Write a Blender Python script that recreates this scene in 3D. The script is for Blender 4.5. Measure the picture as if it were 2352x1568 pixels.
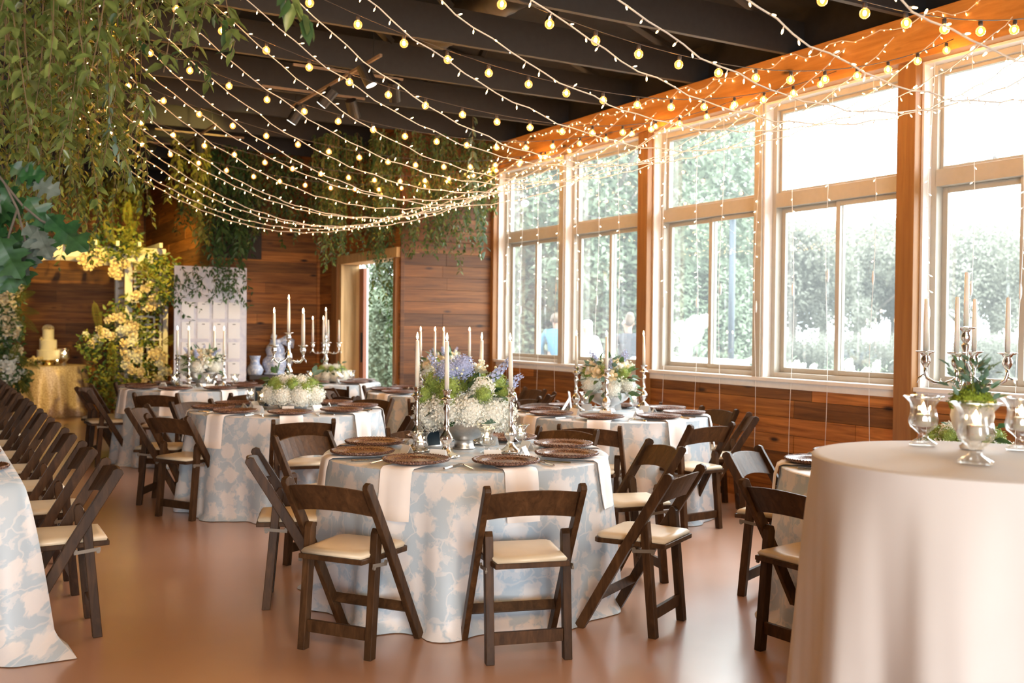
import bpy, bmesh, math, random
import numpy as np
from mathutils import Vector, Matrix, Euler, Quaternion
for _o in list(bpy.data.objects): bpy.data.objects.remove(_o)
scene = bpy.context.scene
COL = scene.collection
rng = random.Random(11)
nrng = np.random.default_rng(5)
PI = math.pi
def R(d): return math.radians(d)

# ------------------------------------------------------------------ camera
CAMH = 1.45
YAW, PITCH, ROLL, FPX = R(30.02), R(0.83), R(0.55), 2340.0
_f = Vector((math.sin(YAW)*math.cos(PITCH), math.cos(YAW)*math.cos(PITCH), -math.sin(PITCH)))
_r0 = Vector((math.cos(YAW), -math.sin(YAW), 0)); _u0 = _r0.cross(_f)
_r = _r0*math.cos(ROLL)+_u0*math.sin(ROLL); _u = -_r0*math.sin(ROLL)+_u0*math.cos(ROLL)
cam = bpy.data.cameras.new('camera'); cam.sensor_width = 36.0; cam.lens = 36.0*FPX/2352.0
cam.clip_start = 0.05; cam.clip_end = 300
cam.dof.use_dof = True; cam.dof.focus_distance = 5.2; cam.dof.aperture_fstop = 2.8
camo = bpy.data.objects.new('camera', cam); COL.objects.link(camo)
camo.matrix_world = Matrix(((_r.x,_u.x,-_f.x,0),(_r.y,_u.y,-_f.y,0),(_r.z,_u.z,-_f.z,CAMH),(0,0,0,1)))
scene.camera = camo
CAMP = Vector((0,0,CAMH))
def _ray(x, y): return _r*(x-1176)-_u*(y-784)+_f*FPX
def at_z(x, y, z=0.0): d = _ray(x,y); return CAMP+d*((z-CAMH)/d.z)
def at_X(x, y, X): d = _ray(x,y); return CAMP+d*(X/d.x)
def at_Y(x, y, Y): d = _ray(x,y); return CAMP+d*(Y/d.y)

# ------------------------------------------------------------------ world / light
world = bpy.data.worlds.new('world'); scene.world = world; world.use_nodes = True
_bg = world.node_tree.nodes['Background']
_bg.inputs['Color'].default_value = (0.87, 0.945, 1.0, 1); _bg.inputs['Strength'].default_value = 7.0
def portal(loc, rot, sx, sy):
    l = bpy.data.lights.new('sky_portal', 'AREA'); l.shape = 'RECTANGLE'; l.size = sx; l.size_y = sy
    l.cycles.is_portal = True
    o = bpy.data.objects.new('sky_portal', l); COL.objects.link(o); o.location = loc; o.rotation_euler = rot
for _y in (9.56, 6.475, 3.39):
    portal((6.42, _y, 2.2), (0, R(90), 0), 2.4, 2.95)
portal((5.0, 12.17, 1.1), (0, R(90), 0), 2.25, 1.8)
portal((-1.4, -6.2, 1.5), (R(90), 0, 0), 6.4, 3.0)
vs = scene.view_settings
vs.view_transform = 'Standard'; vs.look = 'None'; vs.gamma = 1.0; vs.use_curve_mapping = False
vs.exposure = 1.28
scene.cycles.use_denoising = True
scene.cycles.max_bounces = 8; scene.cycles.diffuse_bounces = 4; scene.cycles.glossy_bounces = 3
scene.cycles.transmission_bounces = 6; scene.cycles.transparent_max_bounces = 24
scene.cycles.sample_clamp_indirect = 6.0
scene.cycles.caustics_reflective = False; scene.cycles.caustics_refractive = False
def spot(loc, target, power, color, size=40, blend=0.6, rad=0.05):
    l = bpy.data.lights.new('spot_light', 'SPOT'); l.energy = power; l.color = color
    l.spot_size = R(size); l.spot_blend = blend; l.shadow_soft_size = rad
    o = bpy.data.objects.new('spot_light', l); COL.objects.link(o); o.location = loc
    o.rotation_euler = (Vector(target)-Vector(loc)).to_track_quat('-Z', 'Y').to_euler()

# ------------------------------------------------------------------ materials
MATS = {}
def nodes(name):
    m = bpy.data.materials.new(name); m.use_nodes = True; nt = m.node_tree
    MATS[name] = m
    return m, nt, nt.nodes['Principled BSDF'], nt.nodes['Material Output']
def N(nt, t, **kw):
    n = nt.nodes.new(t)
    for k, v in kw.items():
        if k in n.inputs: n.inputs[k].default_value = v
        else: setattr(n, k, v)
    return n
def L(nt, a, b): nt.links.new(a, b)
def ramp(nt, fac, stops):
    r = nt.nodes.new('ShaderNodeValToRGB'); e = r.color_ramp.elements
    while len(e) < len(stops): e.new(0.5)
    for i, (p, c) in enumerate(stops): e[i].position = p; e[i].color = (*c, 1)
    nt.links.new(fac, r.inputs[0]); return r.outputs[0]
def mixc(nt, fac, a, b, mode='MIX'):
    n = nt.nodes.new('ShaderNodeMix'); n.data_type = 'RGBA'; n.blend_type = mode
    for s, v in ((n.inputs[0], fac), (n.inputs[6], a), (n.inputs[7], b)):
        if hasattr(v, 'is_linked') or hasattr(v, 'links'): nt.links.new(v, s)
        else: s.default_value = v if isinstance(v, (int, float)) else (*v, 1)
    return n.outputs[2]
def pos(nt, scale=(1,1,1), obj=False):
    if obj: src = nt.nodes.new('ShaderNodeTexCoord').outputs['Object']
    else: src = nt.nodes.new('ShaderNodeNewGeometry').outputs['Position']
    mp = nt.nodes.new('ShaderNodeMapping'); mp.inputs['Scale'].default_value = scale
    nt.links.new(src, mp.inputs[0]); return mp.outputs[0]
def noise(nt, vec, scale=5, detail=3, rough=0.5, dist=0.0):
    n = N(nt, 'ShaderNodeTexNoise', Scale=scale, Detail=detail, Roughness=rough, Distortion=dist)
    nt.links.new(vec, n.inputs['Vector']); return n.outputs[0]
def bump(nt, h, bsdf, strength=0.2, dist=0.01):
    b = N(nt, 'ShaderNodeBump', Strength=strength, Distance=dist); nt.links.new(h, b.inputs['Height'])
    nt.links.new(b.outputs[0], bsdf.inputs['Normal'])
def simple(name, col, rough=0.5, metal=0.0, var=0.0, coat=0.0, vscale=20, spec=0.5, obj=False):
    m, nt, b, o = nodes(name)
    b.inputs['Roughness'].default_value = rough; b.inputs['Metallic'].default_value = metal
    b.inputs['Coat Weight'].default_value = coat; b.inputs['Coat Roughness'].default_value = 0.12
    b.inputs['Specular IOR Level'].default_value = spec
    n = noise(nt, pos(nt, obj=obj), vscale, 3)
    lo = tuple(c*(1-var) for c in col); hi = tuple(min(1, c*(1+var)) for c in col)
    L(nt, ramp(nt, n, [(0.3, lo), (0.7, hi)]), b.inputs['Base Color'])
    return m
def emis(name, col, strength):
    m, nt, b, o = nodes(name); b.inputs['Base Color'].default_value = (*col, 1)
    b.inputs['Emission Color'].default_value = (*col, 1); b.inputs['Emission Strength'].default_value = strength
    return m
def wood(name, dark, light, grain, rough=0.55, coat=0.0, knots=True, rnd=0.5, obj=False):
    m, nt, b, o = nodes(name)
    v = pos(nt, grain, obj)
    n1 = noise(nt, v, 1.0, 6, 0.62, 0.6)
    base = ramp(nt, n1, [(0.28, dark), (0.55, tuple((a+c)/2 for a, c in zip(dark, light))), (0.78, light)])
    if rnd:
        oi = nt.nodes.new('ShaderNodeObjectInfo')
        k = ramp(nt, oi.outputs['Random'], [(0, (1-rnd,)*3), (0.5, (1,1,1)), (1, (1+rnd*0.5, 1+rnd*0.42, 1+rnd*0.3))])
        base = mixc(nt, 1.0, base, k, 'MULTIPLY')
    if knots:
        vo = N(nt, 'ShaderNodeTexVoronoi', Scale=1.0)
        L(nt, pos(nt, (2.2, 2.2, 6.5), obj), vo.inputs['Vector'])
        kf = ramp(nt, vo.outputs['Distance'], [(0.06, (1,1,1)), (0.17, (0,0,0))])
        base = mixc(nt, kf, base, tuple(c*0.22 for c in dark))
    L(nt, base, b.inputs['Base Color'])
    b.inputs['Roughness'].default_value = rough; b.inputs['Coat Weight'].default_value = coat
    b.inputs['Coat Roughness'].default_value = 0.15
    bump(nt, n1, b, 0.25, 0.004)
    return m
def leafmat(name, c1, c2, trans=0.35, rough=0.45, scale=9):
    m, nt, b, o = nodes(name)
    n = noise(nt, pos(nt), scale, 2)
    oi = nt.nodes.new('ShaderNodeObjectInfo')
    col = ramp(nt, n, [(0.3, c1), (0.7, c2)])
    k = ramp(nt, oi.outputs['Random'], [(0, (0.75,)*3), (1, (1.25,)*3)])
    col = mixc(nt, 1.0, col, k, 'MULTIPLY')
    L(nt, col, b.inputs['Base Color']); b.inputs['Roughness'].default_value = rough
    t = nt.nodes.new('ShaderNodeBsdfTranslucent'); L(nt, col, t.inputs['Color'])
    mx = nt.nodes.new('ShaderNodeMixShader'); mx.inputs[0].default_value = trans
    L(nt, b.outputs[0], mx.inputs[1]); L(nt, t.outputs[0], mx.inputs[2]); L(nt, mx.outputs[0], o.inputs['Surface'])
    return m
def glassmat(name, tint=(1,1,1), gloss=0.06, rough=0.02, base=(1,1,1)):
    # clear thin glass: mostly see-through, fresnel reflections
    m, nt, b, o = nodes(name); nt.nodes.remove(b)
    tr = nt.nodes.new('ShaderNodeBsdfTransparent'); tr.inputs[0].default_value = (*tint, 1)
    gl = nt.nodes.new('ShaderNodeBsdfGlossy'); gl.inputs['Roughness'].default_value = rough; gl.inputs['Color'].default_value = (*base, 1)
    fr = nt.nodes.new('ShaderNodeLayerWeight'); fr.inputs[0].default_value = 0.5
    rp = N(nt, 'ShaderNodeMapRange'); rp.inputs['To Min'].default_value = gloss; rp.inputs['To Max'].default_value = 0.75
    pw = N(nt, 'ShaderNodeMath', operation='POWER'); pw.inputs[1].default_value = 2.5
    L(nt, fr.outputs['Facing'], pw.inputs[0]); L(nt, pw.outputs[0], rp.inputs['Value'])
    mx = nt.nodes.new('ShaderNodeMixShader'); L(nt, rp.outputs[0], mx.inputs[0])
    L(nt, tr.outputs[0], mx.inputs[1]); L(nt, gl.outputs[0], mx.inputs[2]); L(nt, mx.outputs[0], o.inputs['Surface'])
    return m

wood('chair_wood', (0.026, 0.012, 0.005), (0.115, 0.055, 0.022), (26, 26, 5), rough=0.48, coat=0.02, knots=False, rnd=0.35, obj=True)
MATS['chair_wood'].node_tree.nodes['Principled BSDF'].inputs['Specular IOR Level'].default_value = 0.2
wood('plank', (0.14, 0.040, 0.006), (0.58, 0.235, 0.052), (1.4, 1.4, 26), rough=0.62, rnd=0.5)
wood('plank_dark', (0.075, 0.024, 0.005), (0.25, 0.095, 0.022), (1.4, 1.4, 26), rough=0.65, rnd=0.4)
wood('fir', (0.32, 0.130, 0.026), (0.54, 0.255, 0.062), (2.2, 2.2, 20), rough=0.5, rnd=0.12, knots=True)
wood('fir_post', (0.24, 0.098, 0.024), (0.38, 0.175, 0.048), (24, 24, 1.6), rough=0.5, rnd=0.12, knots=False)
wood('pine_door', (0.48, 0.29, 0.11), (0.72, 0.48, 0.22), (20, 20, 1.5), rough=0.5, rnd=0.1, knots=False)
wood('red_door', (0.20, 0.07, 0.035), (0.34, 0.14, 0.075), (20, 20, 1.5), rough=0.5, rnd=0.1, knots=False)
simple('white_paint', (0.78, 0.755, 0.72), 0.45, var=0.03)
simple('taupe_frame', (0.46, 0.425, 0.355), 0.42, var=0.03)
simple('ceiling_dark', (0.010, 0.010, 0.0105), 0.75, var=0.35, vscale=9)
simple('truss_dark', (0.016, 0.016, 0.0165), 0.6, var=0.15)
simple('duct_metal', (0.07, 0.068, 0.066), 0.42, 0.4, var=0.1)
simple('black_metal', (0.02, 0.02, 0.02), 0.4, 0.3, var=0.1)
simple('cream_vinyl', (0.72, 0.60, 0.43), 0.36, var=0.04, vscale=8)
simple('bracket_metal', (0.20, 0.165, 0.13), 0.55, 0.2, var=0.05)
simple('steel', (0.62, 0.60, 0.57), 0.3, 1.0, var=0.05)
simple('silver', (0.92, 0.87, 0.81), 0.2, 1.0, var=0.08, vscale=60)
simple('pewter', (0.70, 0.68, 0.66), 0.33, 1.0, var=0.06, vscale=60)
simple('gold', (0.85, 0.62, 0.28), 0.22, 1.0, var=0.06)
simple('linen_white', (0.68, 0.65, 0.635), 0.75, var=0.03, vscale=3)
simple('napkin_blush', (0.84, 0.765, 0.72), 0.8, var=0.03, vscale=5)
simple('card_white', (0.86, 0.85, 0.83), 0.6, var=0.01)
simple('navy_card', (0.012, 0.03, 0.045), 0.5, var=0.1)
simple('icing', (0.86, 0.80, 0.66), 0.5, var=0.03)
simple('delft', (0.80, 0.82, 0.86), 0.25, var=0.02)
simple('dark_brown', (0.03, 0.018, 0.012), 0.55, var=0.2)
simple('wire_cream', (0.78, 0.68, 0.56), 0.5, var=0.05)
simple('wire_dark', (0.05, 0.04, 0.035), 0.5, var=0.05)
simple('stem_green', (0.16, 0.20, 0.05), 0.6, var=0.2)
simple('stem_brown', (0.17, 0.11, 0.05), 0.7, var=0.2)
simple('petal_white', (0.86, 0.85, 0.76), 0.65, var=0.05, vscale=30)
simple('petal_cream', (0.84, 0.73, 0.50), 0.6, var=0.07, vscale=12)
simple('petal_blue', (0.42, 0.47, 0.68), 0.6, var=0.22, vscale=30)
simple('petal_palegreen', (0.30, 0.39, 0.085), 0.6, var=0.35, vscale=40)
simple('berry', (0.78, 0.80, 0.62), 0.4, var=0.08)
simple('moss', (0.24, 0.32, 0.03), 0.9, var=0.4, vscale=60)
simple('stone_pot', (0.72, 0.66, 0.58), 0.6, var=0.12, vscale=9)
simple('skin', (0.36, 0.21, 0.15), 0.5, var=0.03)
simple('hair_blonde', (0.10, 0.068, 0.042), 0.6, var=0.25, vscale=50)
simple('shirt_grey', (0.022, 0.024, 0.03), 0.8, var=0.1)
simple('shirt_white', (0.85, 0.85, 0.86), 0.8, var=0.02)
simple('jacket_blue', (0.05, 0.17, 0.26), 0.7, var=0.08)
simple('trousers', (0.05, 0.05, 0.06), 0.8, var=0.1)
simple('bark', (0.12, 0.10, 0.08), 0.9, var=0.3)
simple('gravel', (0.24, 0.225, 0.20), 0.9, var=0.15, vscale=3)
simple('barrel', (0.07, 0.05, 0.035), 0.7, var=0.2)
simple('pole_dark', (0.03, 0.04, 0.05), 0.5, 0.3, var=0.1)
leafmat('leaf_smilax', (0.075, 0.12, 0.024), (0.27, 0.34, 0.10), 0.25, 0.33, 14)
leafmat('leaf_deep', (0.035, 0.085, 0.03), (0.09, 0.17, 0.05), 0.25)
leafmat('leaf_yellow', (0.20, 0.22, 0.035), (0.36, 0.36, 0.07), 0.35)
leafmat('leaf_oak', (0.010, 0.050, 0.016), (0.032, 0.105, 0.032), 0.12, scale=30)
leafmat('leaf_oak_back', (0.08, 0.11, 0.09), (0.15, 0.19, 0.165), 0.12, scale=30)
leafmat('leaf_eucalyptus', (0.10, 0.19, 0.14), (0.20, 0.30, 0.22), 0.2)
leafmat('leaf_tree', (0.09, 0.125, 0.07), (0.19, 0.23, 0.15), 0.3, 0.8, 2)
leafmat('leaf_tree_olive', (0.11, 0.115, 0.08), (0.20, 0.20, 0.155), 0.3, 0.8, 2)
leafmat('grass', (0.12, 0.13, 0.08), (0.20, 0.20, 0.14), 0.1, 0.9, 0.4)
glassmat('window_glass', (0.97, 0.985, 0.98), 0.05, 0.0)
# small translucent share mixed into the panes paints the washed-out haze outside
_nt = MATS['window_glass'].node_tree; _t = N(_nt, 'ShaderNodeBsdfTranslucent'); _t.inputs[0].default_value = (0.95, 0.97, 0.97, 1)
_o = [n for n in _nt.nodes if n.type == 'OUTPUT_MATERIAL'][0]; _mx = _nt.nodes.new('ShaderNodeMixShader'); _mx.inputs[0].default_value = 0.022
L(_nt, _o.inputs['Surface'].links[0].from_socket, _mx.inputs[1]); L(_nt, _t.outputs[0], _mx.inputs[2]); L(_nt, _mx.outputs[0], _o.inputs['Surface'])
glassmat('crystal', (0.95, 0.95, 0.94), 0.16, 0.06)
glassmat('bulb_glass', (1.0, 0.93, 0.80), 0.07, 0.02)
# lit amber globes: the glass envelope itself glows a little
_nt = MATS['bulb_glass'].node_tree; _e = N(_nt, 'ShaderNodeEmission'); _e.inputs[0].default_value = (1.0, 0.36, 0.06, 1); _e.inputs[1].default_value = 0.45
_ad = _nt.nodes.new('ShaderNodeAddShader'); _o = [n for n in _nt.nodes if n.type == 'OUTPUT_MATERIAL'][0]
L(_nt, _o.inputs['Surface'].links[0].from_socket, _ad.inputs[0]); L(_nt, _e.outputs[0], _ad.inputs[1]); L(_nt, _ad.outputs[0], _o.inputs['Surface'])
MATS['bulb_glass'].cycles.emission_sampling = 'NONE'
simple('rail_brown', (0.20, 0.145, 0.10), 0.5, var=0.1)
glassmat('bulb_glass_off', (0.95, 0.97, 0.97), 0.10, 0.02)
emis('flame', (1.0, 0.72, 0.36), 30.0)
emis('led_tip', (1.0, 0.66, 0.27), 9.0)
emis('led_tip_white', (1.0, 0.85, 0.60), 6.0)
emis('filament', (1.0, 0.46, 0.11), 260.0)
emis('track_lamp', (1.0, 0.9, 0.75), 3.0)
# glowing wax
m, nt, b, o = nodes('wax'); b.inputs['Base Color'].default_value = (0.86, 0.80, 0.68, 1); b.inputs['Roughness'].default_value = 0.4
b.inputs['Subsurface Weight'].default_value = 0.4; b.inputs['Subsurface Radius'].default_value = (0.02, 0.012, 0.006); b.inputs['Subsurface Scale'].default_value = 0.5
_n = noise(nt, pos(nt), 30, 2); L(nt, ramp(nt, _n, [(0.3, (0.82,0.76,0.64)), (0.7, (0.88,0.82,0.71))]), b.inputs['Base Color'])
# polished concrete floor
m, nt, b, o = nodes('floor_concrete')
_n = noise(nt, pos(nt), 0.8, 2, 0.5); _n2 = noise(nt, pos(nt), 3, 2, 0.5)
c = mixc(nt, _n, (0.50, 0.27, 0.16), (0.66, 0.395, 0.265))
c = mixc(nt, 0.25, c, mixc(nt, _n2, (0.42, 0.21, 0.12), (0.64, 0.37, 0.25)))
L(nt, c, b.inputs['Base Color']); b.inputs['Roughness'].default_value = 0.3
b.inputs['Specular IOR Level'].default_value = 0.6
b.inputs['Coat Weight'].default_value = 0.6; b.inputs['Coat Roughness'].default_value = 0.2; b.inputs['Coat IOR'].default_value = 1.6
# blue damask with pale flowers, on UVs in metres
m, nt, b, o = nodes('cloth_floral')
uv = nt.nodes.new('ShaderNodeUVMap').outputs[0]
def _map(sc, off=(0,0,0)):
    mp = nt.nodes.new('ShaderNodeMapping'); mp.inputs['Scale'].default_value = (sc, sc, sc); mp.inputs['Location'].default_value = off
    L(nt, uv, mp.inputs[0]); return mp.outputs[0]
def _warp(v, sc, amt):
    nz = N(nt, 'ShaderNodeTexNoise', Scale=sc, Detail=2.0); L(nt, v, nz.inputs['Vector'])
    s = N(nt, 'ShaderNodeVectorMath', operation='SUBTRACT'); L(nt, nz.outputs['Color'], s.inputs[0]); s.inputs[1].default_value = (0.5,0.5,0.5)
    k = N(nt, 'ShaderNodeVectorMath', operation='SCALE'); L(nt, s.outputs[0], k.inputs[0]); k.inputs['Scale'].default_value = amt
    a = N(nt, 'ShaderNodeVectorMath', operation='ADD'); L(nt, v, a.inputs[0]); L(nt, k.outputs[0], a.inputs[1]); return a.outputs[0]
def _vor(v, feat='F1', rand=0.8):
    q = N(nt, 'ShaderNodeTexVoronoi', Scale=1.0, Randomness=rand); q.voronoi_dimensions = '2D'; q.feature = feat
    L(nt, v, q.inputs['Vector']); return q
big = _vor(_warp(_warp(_map(6.2), 2.0, 0.5), 5.0, 0.42)); f1 = ramp(nt, big.outputs['Distance'], [(0.30, (0.9,)*3), (0.36, (0.25,)*3), (0.40, (0,0,0))])
leaf2 = _vor(_warp(_warp(_map(11.0, (3.1, 1.7, 0)), 2.0, 0.9), 6.0, 0.6)); f2 = ramp(nt, leaf2.outputs['Distance'], [(0.22, (0.6,)*3), (0.30, (0,0,0))])
vein = _vor(_warp(_map(5.2, (1.3, 4.2, 0)), 1.6, 1.0), 'DISTANCE_TO_EDGE'); f3 = ramp(nt, vein.outputs['Distance'], [(0.018, (0.7,)*3), (0.035, (0,0,0))])
base = mixc(nt, noise(nt, _map(2.0), 3, 2), (0.43, 0.51, 0.575), (0.48, 0.555, 0.615))
pale = (0.75, 0.705, 0.685)
c = mixc(nt, f3, base, (0.66, 0.66, 0.67)); c = mixc(nt, f2, c, (0.68, 0.66, 0.66)); c = mixc(nt, f1, c, pale)
L(nt, c, b.inputs['Base Color']); b.inputs['Roughness'].default_value = 0.42
b.inputs['Sheen Weight'].default_value = 0.15
# champagne sequin cloth
m, nt, b, o = nodes('cloth_sequin')
_n = noise(nt, pos(nt), 55, 2); L(nt, ramp(nt, _n, [(0.35, (0.55, 0.40, 0.27)), (0.65, (0.86, 0.74, 0.62))]), b.inputs['Base Color'])
b.inputs['Roughness'].default_value = 0.45; b.inputs['Metallic'].default_value = 0.25
# woven rattan
m, nt, b, o = nodes('rattan')
_w = N(nt, 'ShaderNodeTexWave', Scale=70.0, Distortion=2.0); _w.wave_type = 'RINGS'; _w.rings_direction = 'Z'
L(nt, pos(nt, obj=True), _w.inputs['Vector'])
_n = noise(nt, pos(nt, obj=True), 140, 2)
c = ramp(nt, _n, [(0.32, (0.03, 0.012, 0.007)), (0.52, (0.13, 0.052, 0.03)), (0.72, (0.42, 0.25, 0.17))])
L(nt, c, b.inputs['Base Color']); b.inputs['Roughness'].default_value = 0.35; bump(nt, _n, b, 0.8, 0.004)
# blue and white china
m, nt, b, o = nodes('delft_painted')
_n = noise(nt, pos(nt, obj=True), 14, 4, 0.6, 1.0)
L(nt, ramp(nt, _n, [(0.42, (0.78, 0.81, 0.86)), (0.52, (0.30, 0.40, 0.62)), (0.62, (0.74, 0.78, 0.85))]), b.inputs['Base Color'])
b.inputs['Roughness'].default_value = 0.22
# seating chart board
m, nt, b, o = nodes('chart_board')
_n = noise(nt, pos(nt), 9, 5, 0.65, 0.8)
L(nt, ramp(nt, _n, [(0.4, (0.74, 0.73, 0.76)), (0.6, (0.62, 0.62, 0.69))]), b.inputs['Base Color']); b.inputs['Roughness'].default_value = 0.6
# ------------------------------------------------------------------ mesh helpers
class MB:
    def __init__(s): s.v = []; s.f = []; s.uv = None
    def add(s, v, f):
        o = len(s.v); s.v.extend([tuple(p) for p in v]); s.f.extend([tuple(i+o for i in q) for q in f]); return s
    def box(s, c, size, rot=None, M=None):
        x, y, z = (k/2 for k in size)
        pts = [Vector((a*x, b_*y, d*z)) for d in (-1,1) for b_ in (-1,1) for a in (-1,1)]
        if rot is not None: pts = [rot @ p for p in pts]
        pts = [p+Vector(c) for p in pts]
        if M is not None: pts = [M @ p for p in pts]
        return s.add(pts, [(0,2,3,1),(4,5,7,6),(0,1,5,4),(2,6,7,3),(0,4,6,2),(1,3,7,5)])
    def bar(s, a, b_, w, h, up=(0,0,1)):
        a = Vector(a); b_ = Vector(b_); d = b_-a; ln = d.length; z = d.normalized(); x = Vector(up).cross(z)
        if x.length < 1e-4: x = Vector((1,0,0))
        x.normalize(); y = z.cross(x)
        M = Matrix((x, y, z)).transposed()
        return s.box((a+b_)/2, (w, h, ln), M)
    def tube(s, pts, rad, n=6, cap=True):
        pts = [Vector(p) for p in pts]; k = len(pts)
        if not hasattr(rad, '__len__'): rad = [rad]*k
        o = len(s.v); up = None
        for i, p in enumerate(pts):
            t = (pts[min(i+1, k-1)]-pts[max(i-1, 0)])
            t = t.normalized() if t.length > 1e-9 else Vector((0,0,1))
            if up is None: up = Vector((0,0,1)) if abs(t.z) < 0.9 else Vector((1,0,0))
            x = up.cross(t)
            x = x.normalized() if x.length > 1e-6 else Vector((1,0,0))
            y = t.cross(x); up = y
            for j in range(n):
                a = 2*PI*j/n; q = p+(x*math.cos(a)+y*math.sin(a))*rad[i]; s.v.append((q.x, q.y, q.z))
        for i in range(k-1):
            for j in range(n):
                j2 = (j+1) % n; s.f.append((o+i*n+j, o+i*n+j2, o+(i+1)*n+j2, o+(i+1)*n+j))
        if cap:
            s.f.append(tuple(o+j for j in range(n-1, -1, -1))); s.f.append(tuple(o+(k-1)*n+j for j in range(n)))
        return s
    def lathe(s, prof, n=24, c=(0,0,0), flute=None):
        o = len(s.v); k = len(prof)
        for r, z in prof:
            for j in range(n):
                a = 2*PI*j/n; rr = r*(1 if flute is None else flute(a, z)); s.v.append((c[0]+rr*math.cos(a), c[1]+rr*math.sin(a), c[2]+z))
        for i in range(k-1):
            for j in range(n):
                j2 = (j+1) % n; s.f.append((o+i*n+j, o+i*n+j2, o+(i+1)*n+j2, o+(i+1)*n+j))
        if prof[0][0] > 1e-5: s.f.append(tuple(o+j for j in range(n-1, -1, -1)))
        if prof[-1][0] > 1e-5: s.f.append(tuple(o+(k-1)*n+j for j in range(n)))
        return s
    def sphere(s, c, r, n=10, m=6, sc=(1,1,1)):
        prof = [(max(1e-4, math.sin(PI*i/m)) , -math.cos(PI*i/m)) for i in range(m+1)]
        o = len(s.v)
        for rr, z in prof:
            for j in range(n):
                a = 2*PI*j/n; s.v.append((c[0]+rr*math.cos(a)*r*sc[0], c[1]+rr*math.sin(a)*r*sc[1], c[2]+z*r*sc[2]))
        for i in range(m):
            for j in range(n):
                j2 = (j+1) % n; s.f.append((o+i*n+j, o+i*n+j2, o+(i+1)*n+j2, o+(i+1)*n+j))
        return s
    def prism(s, poly, axis, t0, t1):
        # poly of 2d points extruded along axis ('x': (y,z), 'y': (x,z), 'z': (x,y))
        def P(p, t): return {'x': (t, p[0], p[1]), 'y': (p[0], t, p[1]), 'z': (p[0], p[1], t)}[axis]
        n = len(poly); v = [P(p, t0) for p in poly]+[P(p, t1) for p in poly]
        f = [tuple(range(n-1, -1, -1)), tuple(range(n, 2*n))]+[(i, (i+1) % n, n+(i+1) % n, n+i) for i in range(n)]
        return s.add(v, f)
    def mesh(s, name, smooth=False, mat=None):
        me = bpy.data.meshes.new(name); me.from_pydata(s.v, [], s.f)
        if s.uv is not None:
            l = me.uv_layers.new(name='UVMap'); li = np.zeros(len(me.loops), dtype=np.int32); me.loops.foreach_get('vertex_index', li)
            l.data.foreach_set('uv', np.asarray(s.uv, dtype=np.float32)[li].ravel())
        if smooth: me.polygons.foreach_set('use_smooth', [True]*len(me.polygons))
        if mat: me.materials.append(MATS[mat])
        me.update(); return me
    def build(s, name, mat, parent=None, smooth=False, bevel=0.0):
        o = bpy.data.objects.new(name, s.mesh(name, smooth, mat)); COL.objects.link(o)
        if parent is not None: o.parent = parent
        if bevel:
            b_ = o.modifiers.new('bevel', 'BEVEL'); b_.width = bevel; b_.segments = 2; b_.limit_method = 'ANGLE'
        return o
def ob(name, me, parent=None, M=None):
    o = bpy.data.objects.new(name, me); COL.objects.link(o)
    if parent is not None: o.parent = parent
    if M is not None: o.matrix_basis = M
    return o
def tag(o, label=None, cat=None, group=None, kind=None):
    for k, v in (('label', label), ('category', cat), ('group', group), ('kind', kind)):
        if v: o[k] = v
    return o
def thing(name, label=None, cat=None, group=None, loc=(0,0,0), rz=0.0, kind=None):
    o = bpy.data.objects.new(name, None); COL.objects.link(o); o.empty_display_size = 0.1
    o.location = loc; o.rotation_euler = (0, 0, rz); return tag(o, label, cat, group, kind)
def T(x=0, y=0, z=0): return Matrix.Translation((x, y, z))
def RZ(a): return Matrix.Rotation(a, 4, 'Z')
def SC(x, y=None, z=None): return Matrix.Diagonal((x, x if y is None else y, x if z is None else z, 1))
def copy_tree(src, M, label=None, group=None):
    r = src.copy(); COL.objects.link(r); r.matrix_basis = M
    if label: r['label'] = label
    if group: r['group'] = group
    elif 'group' in r: del r['group']
    for ch in src.children:
        c = ch.copy(); COL.objects.link(c); c.parent = r
        for g in ch.children:
            d = g.copy(); COL.objects.link(d); d.parent = c
    return r

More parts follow.
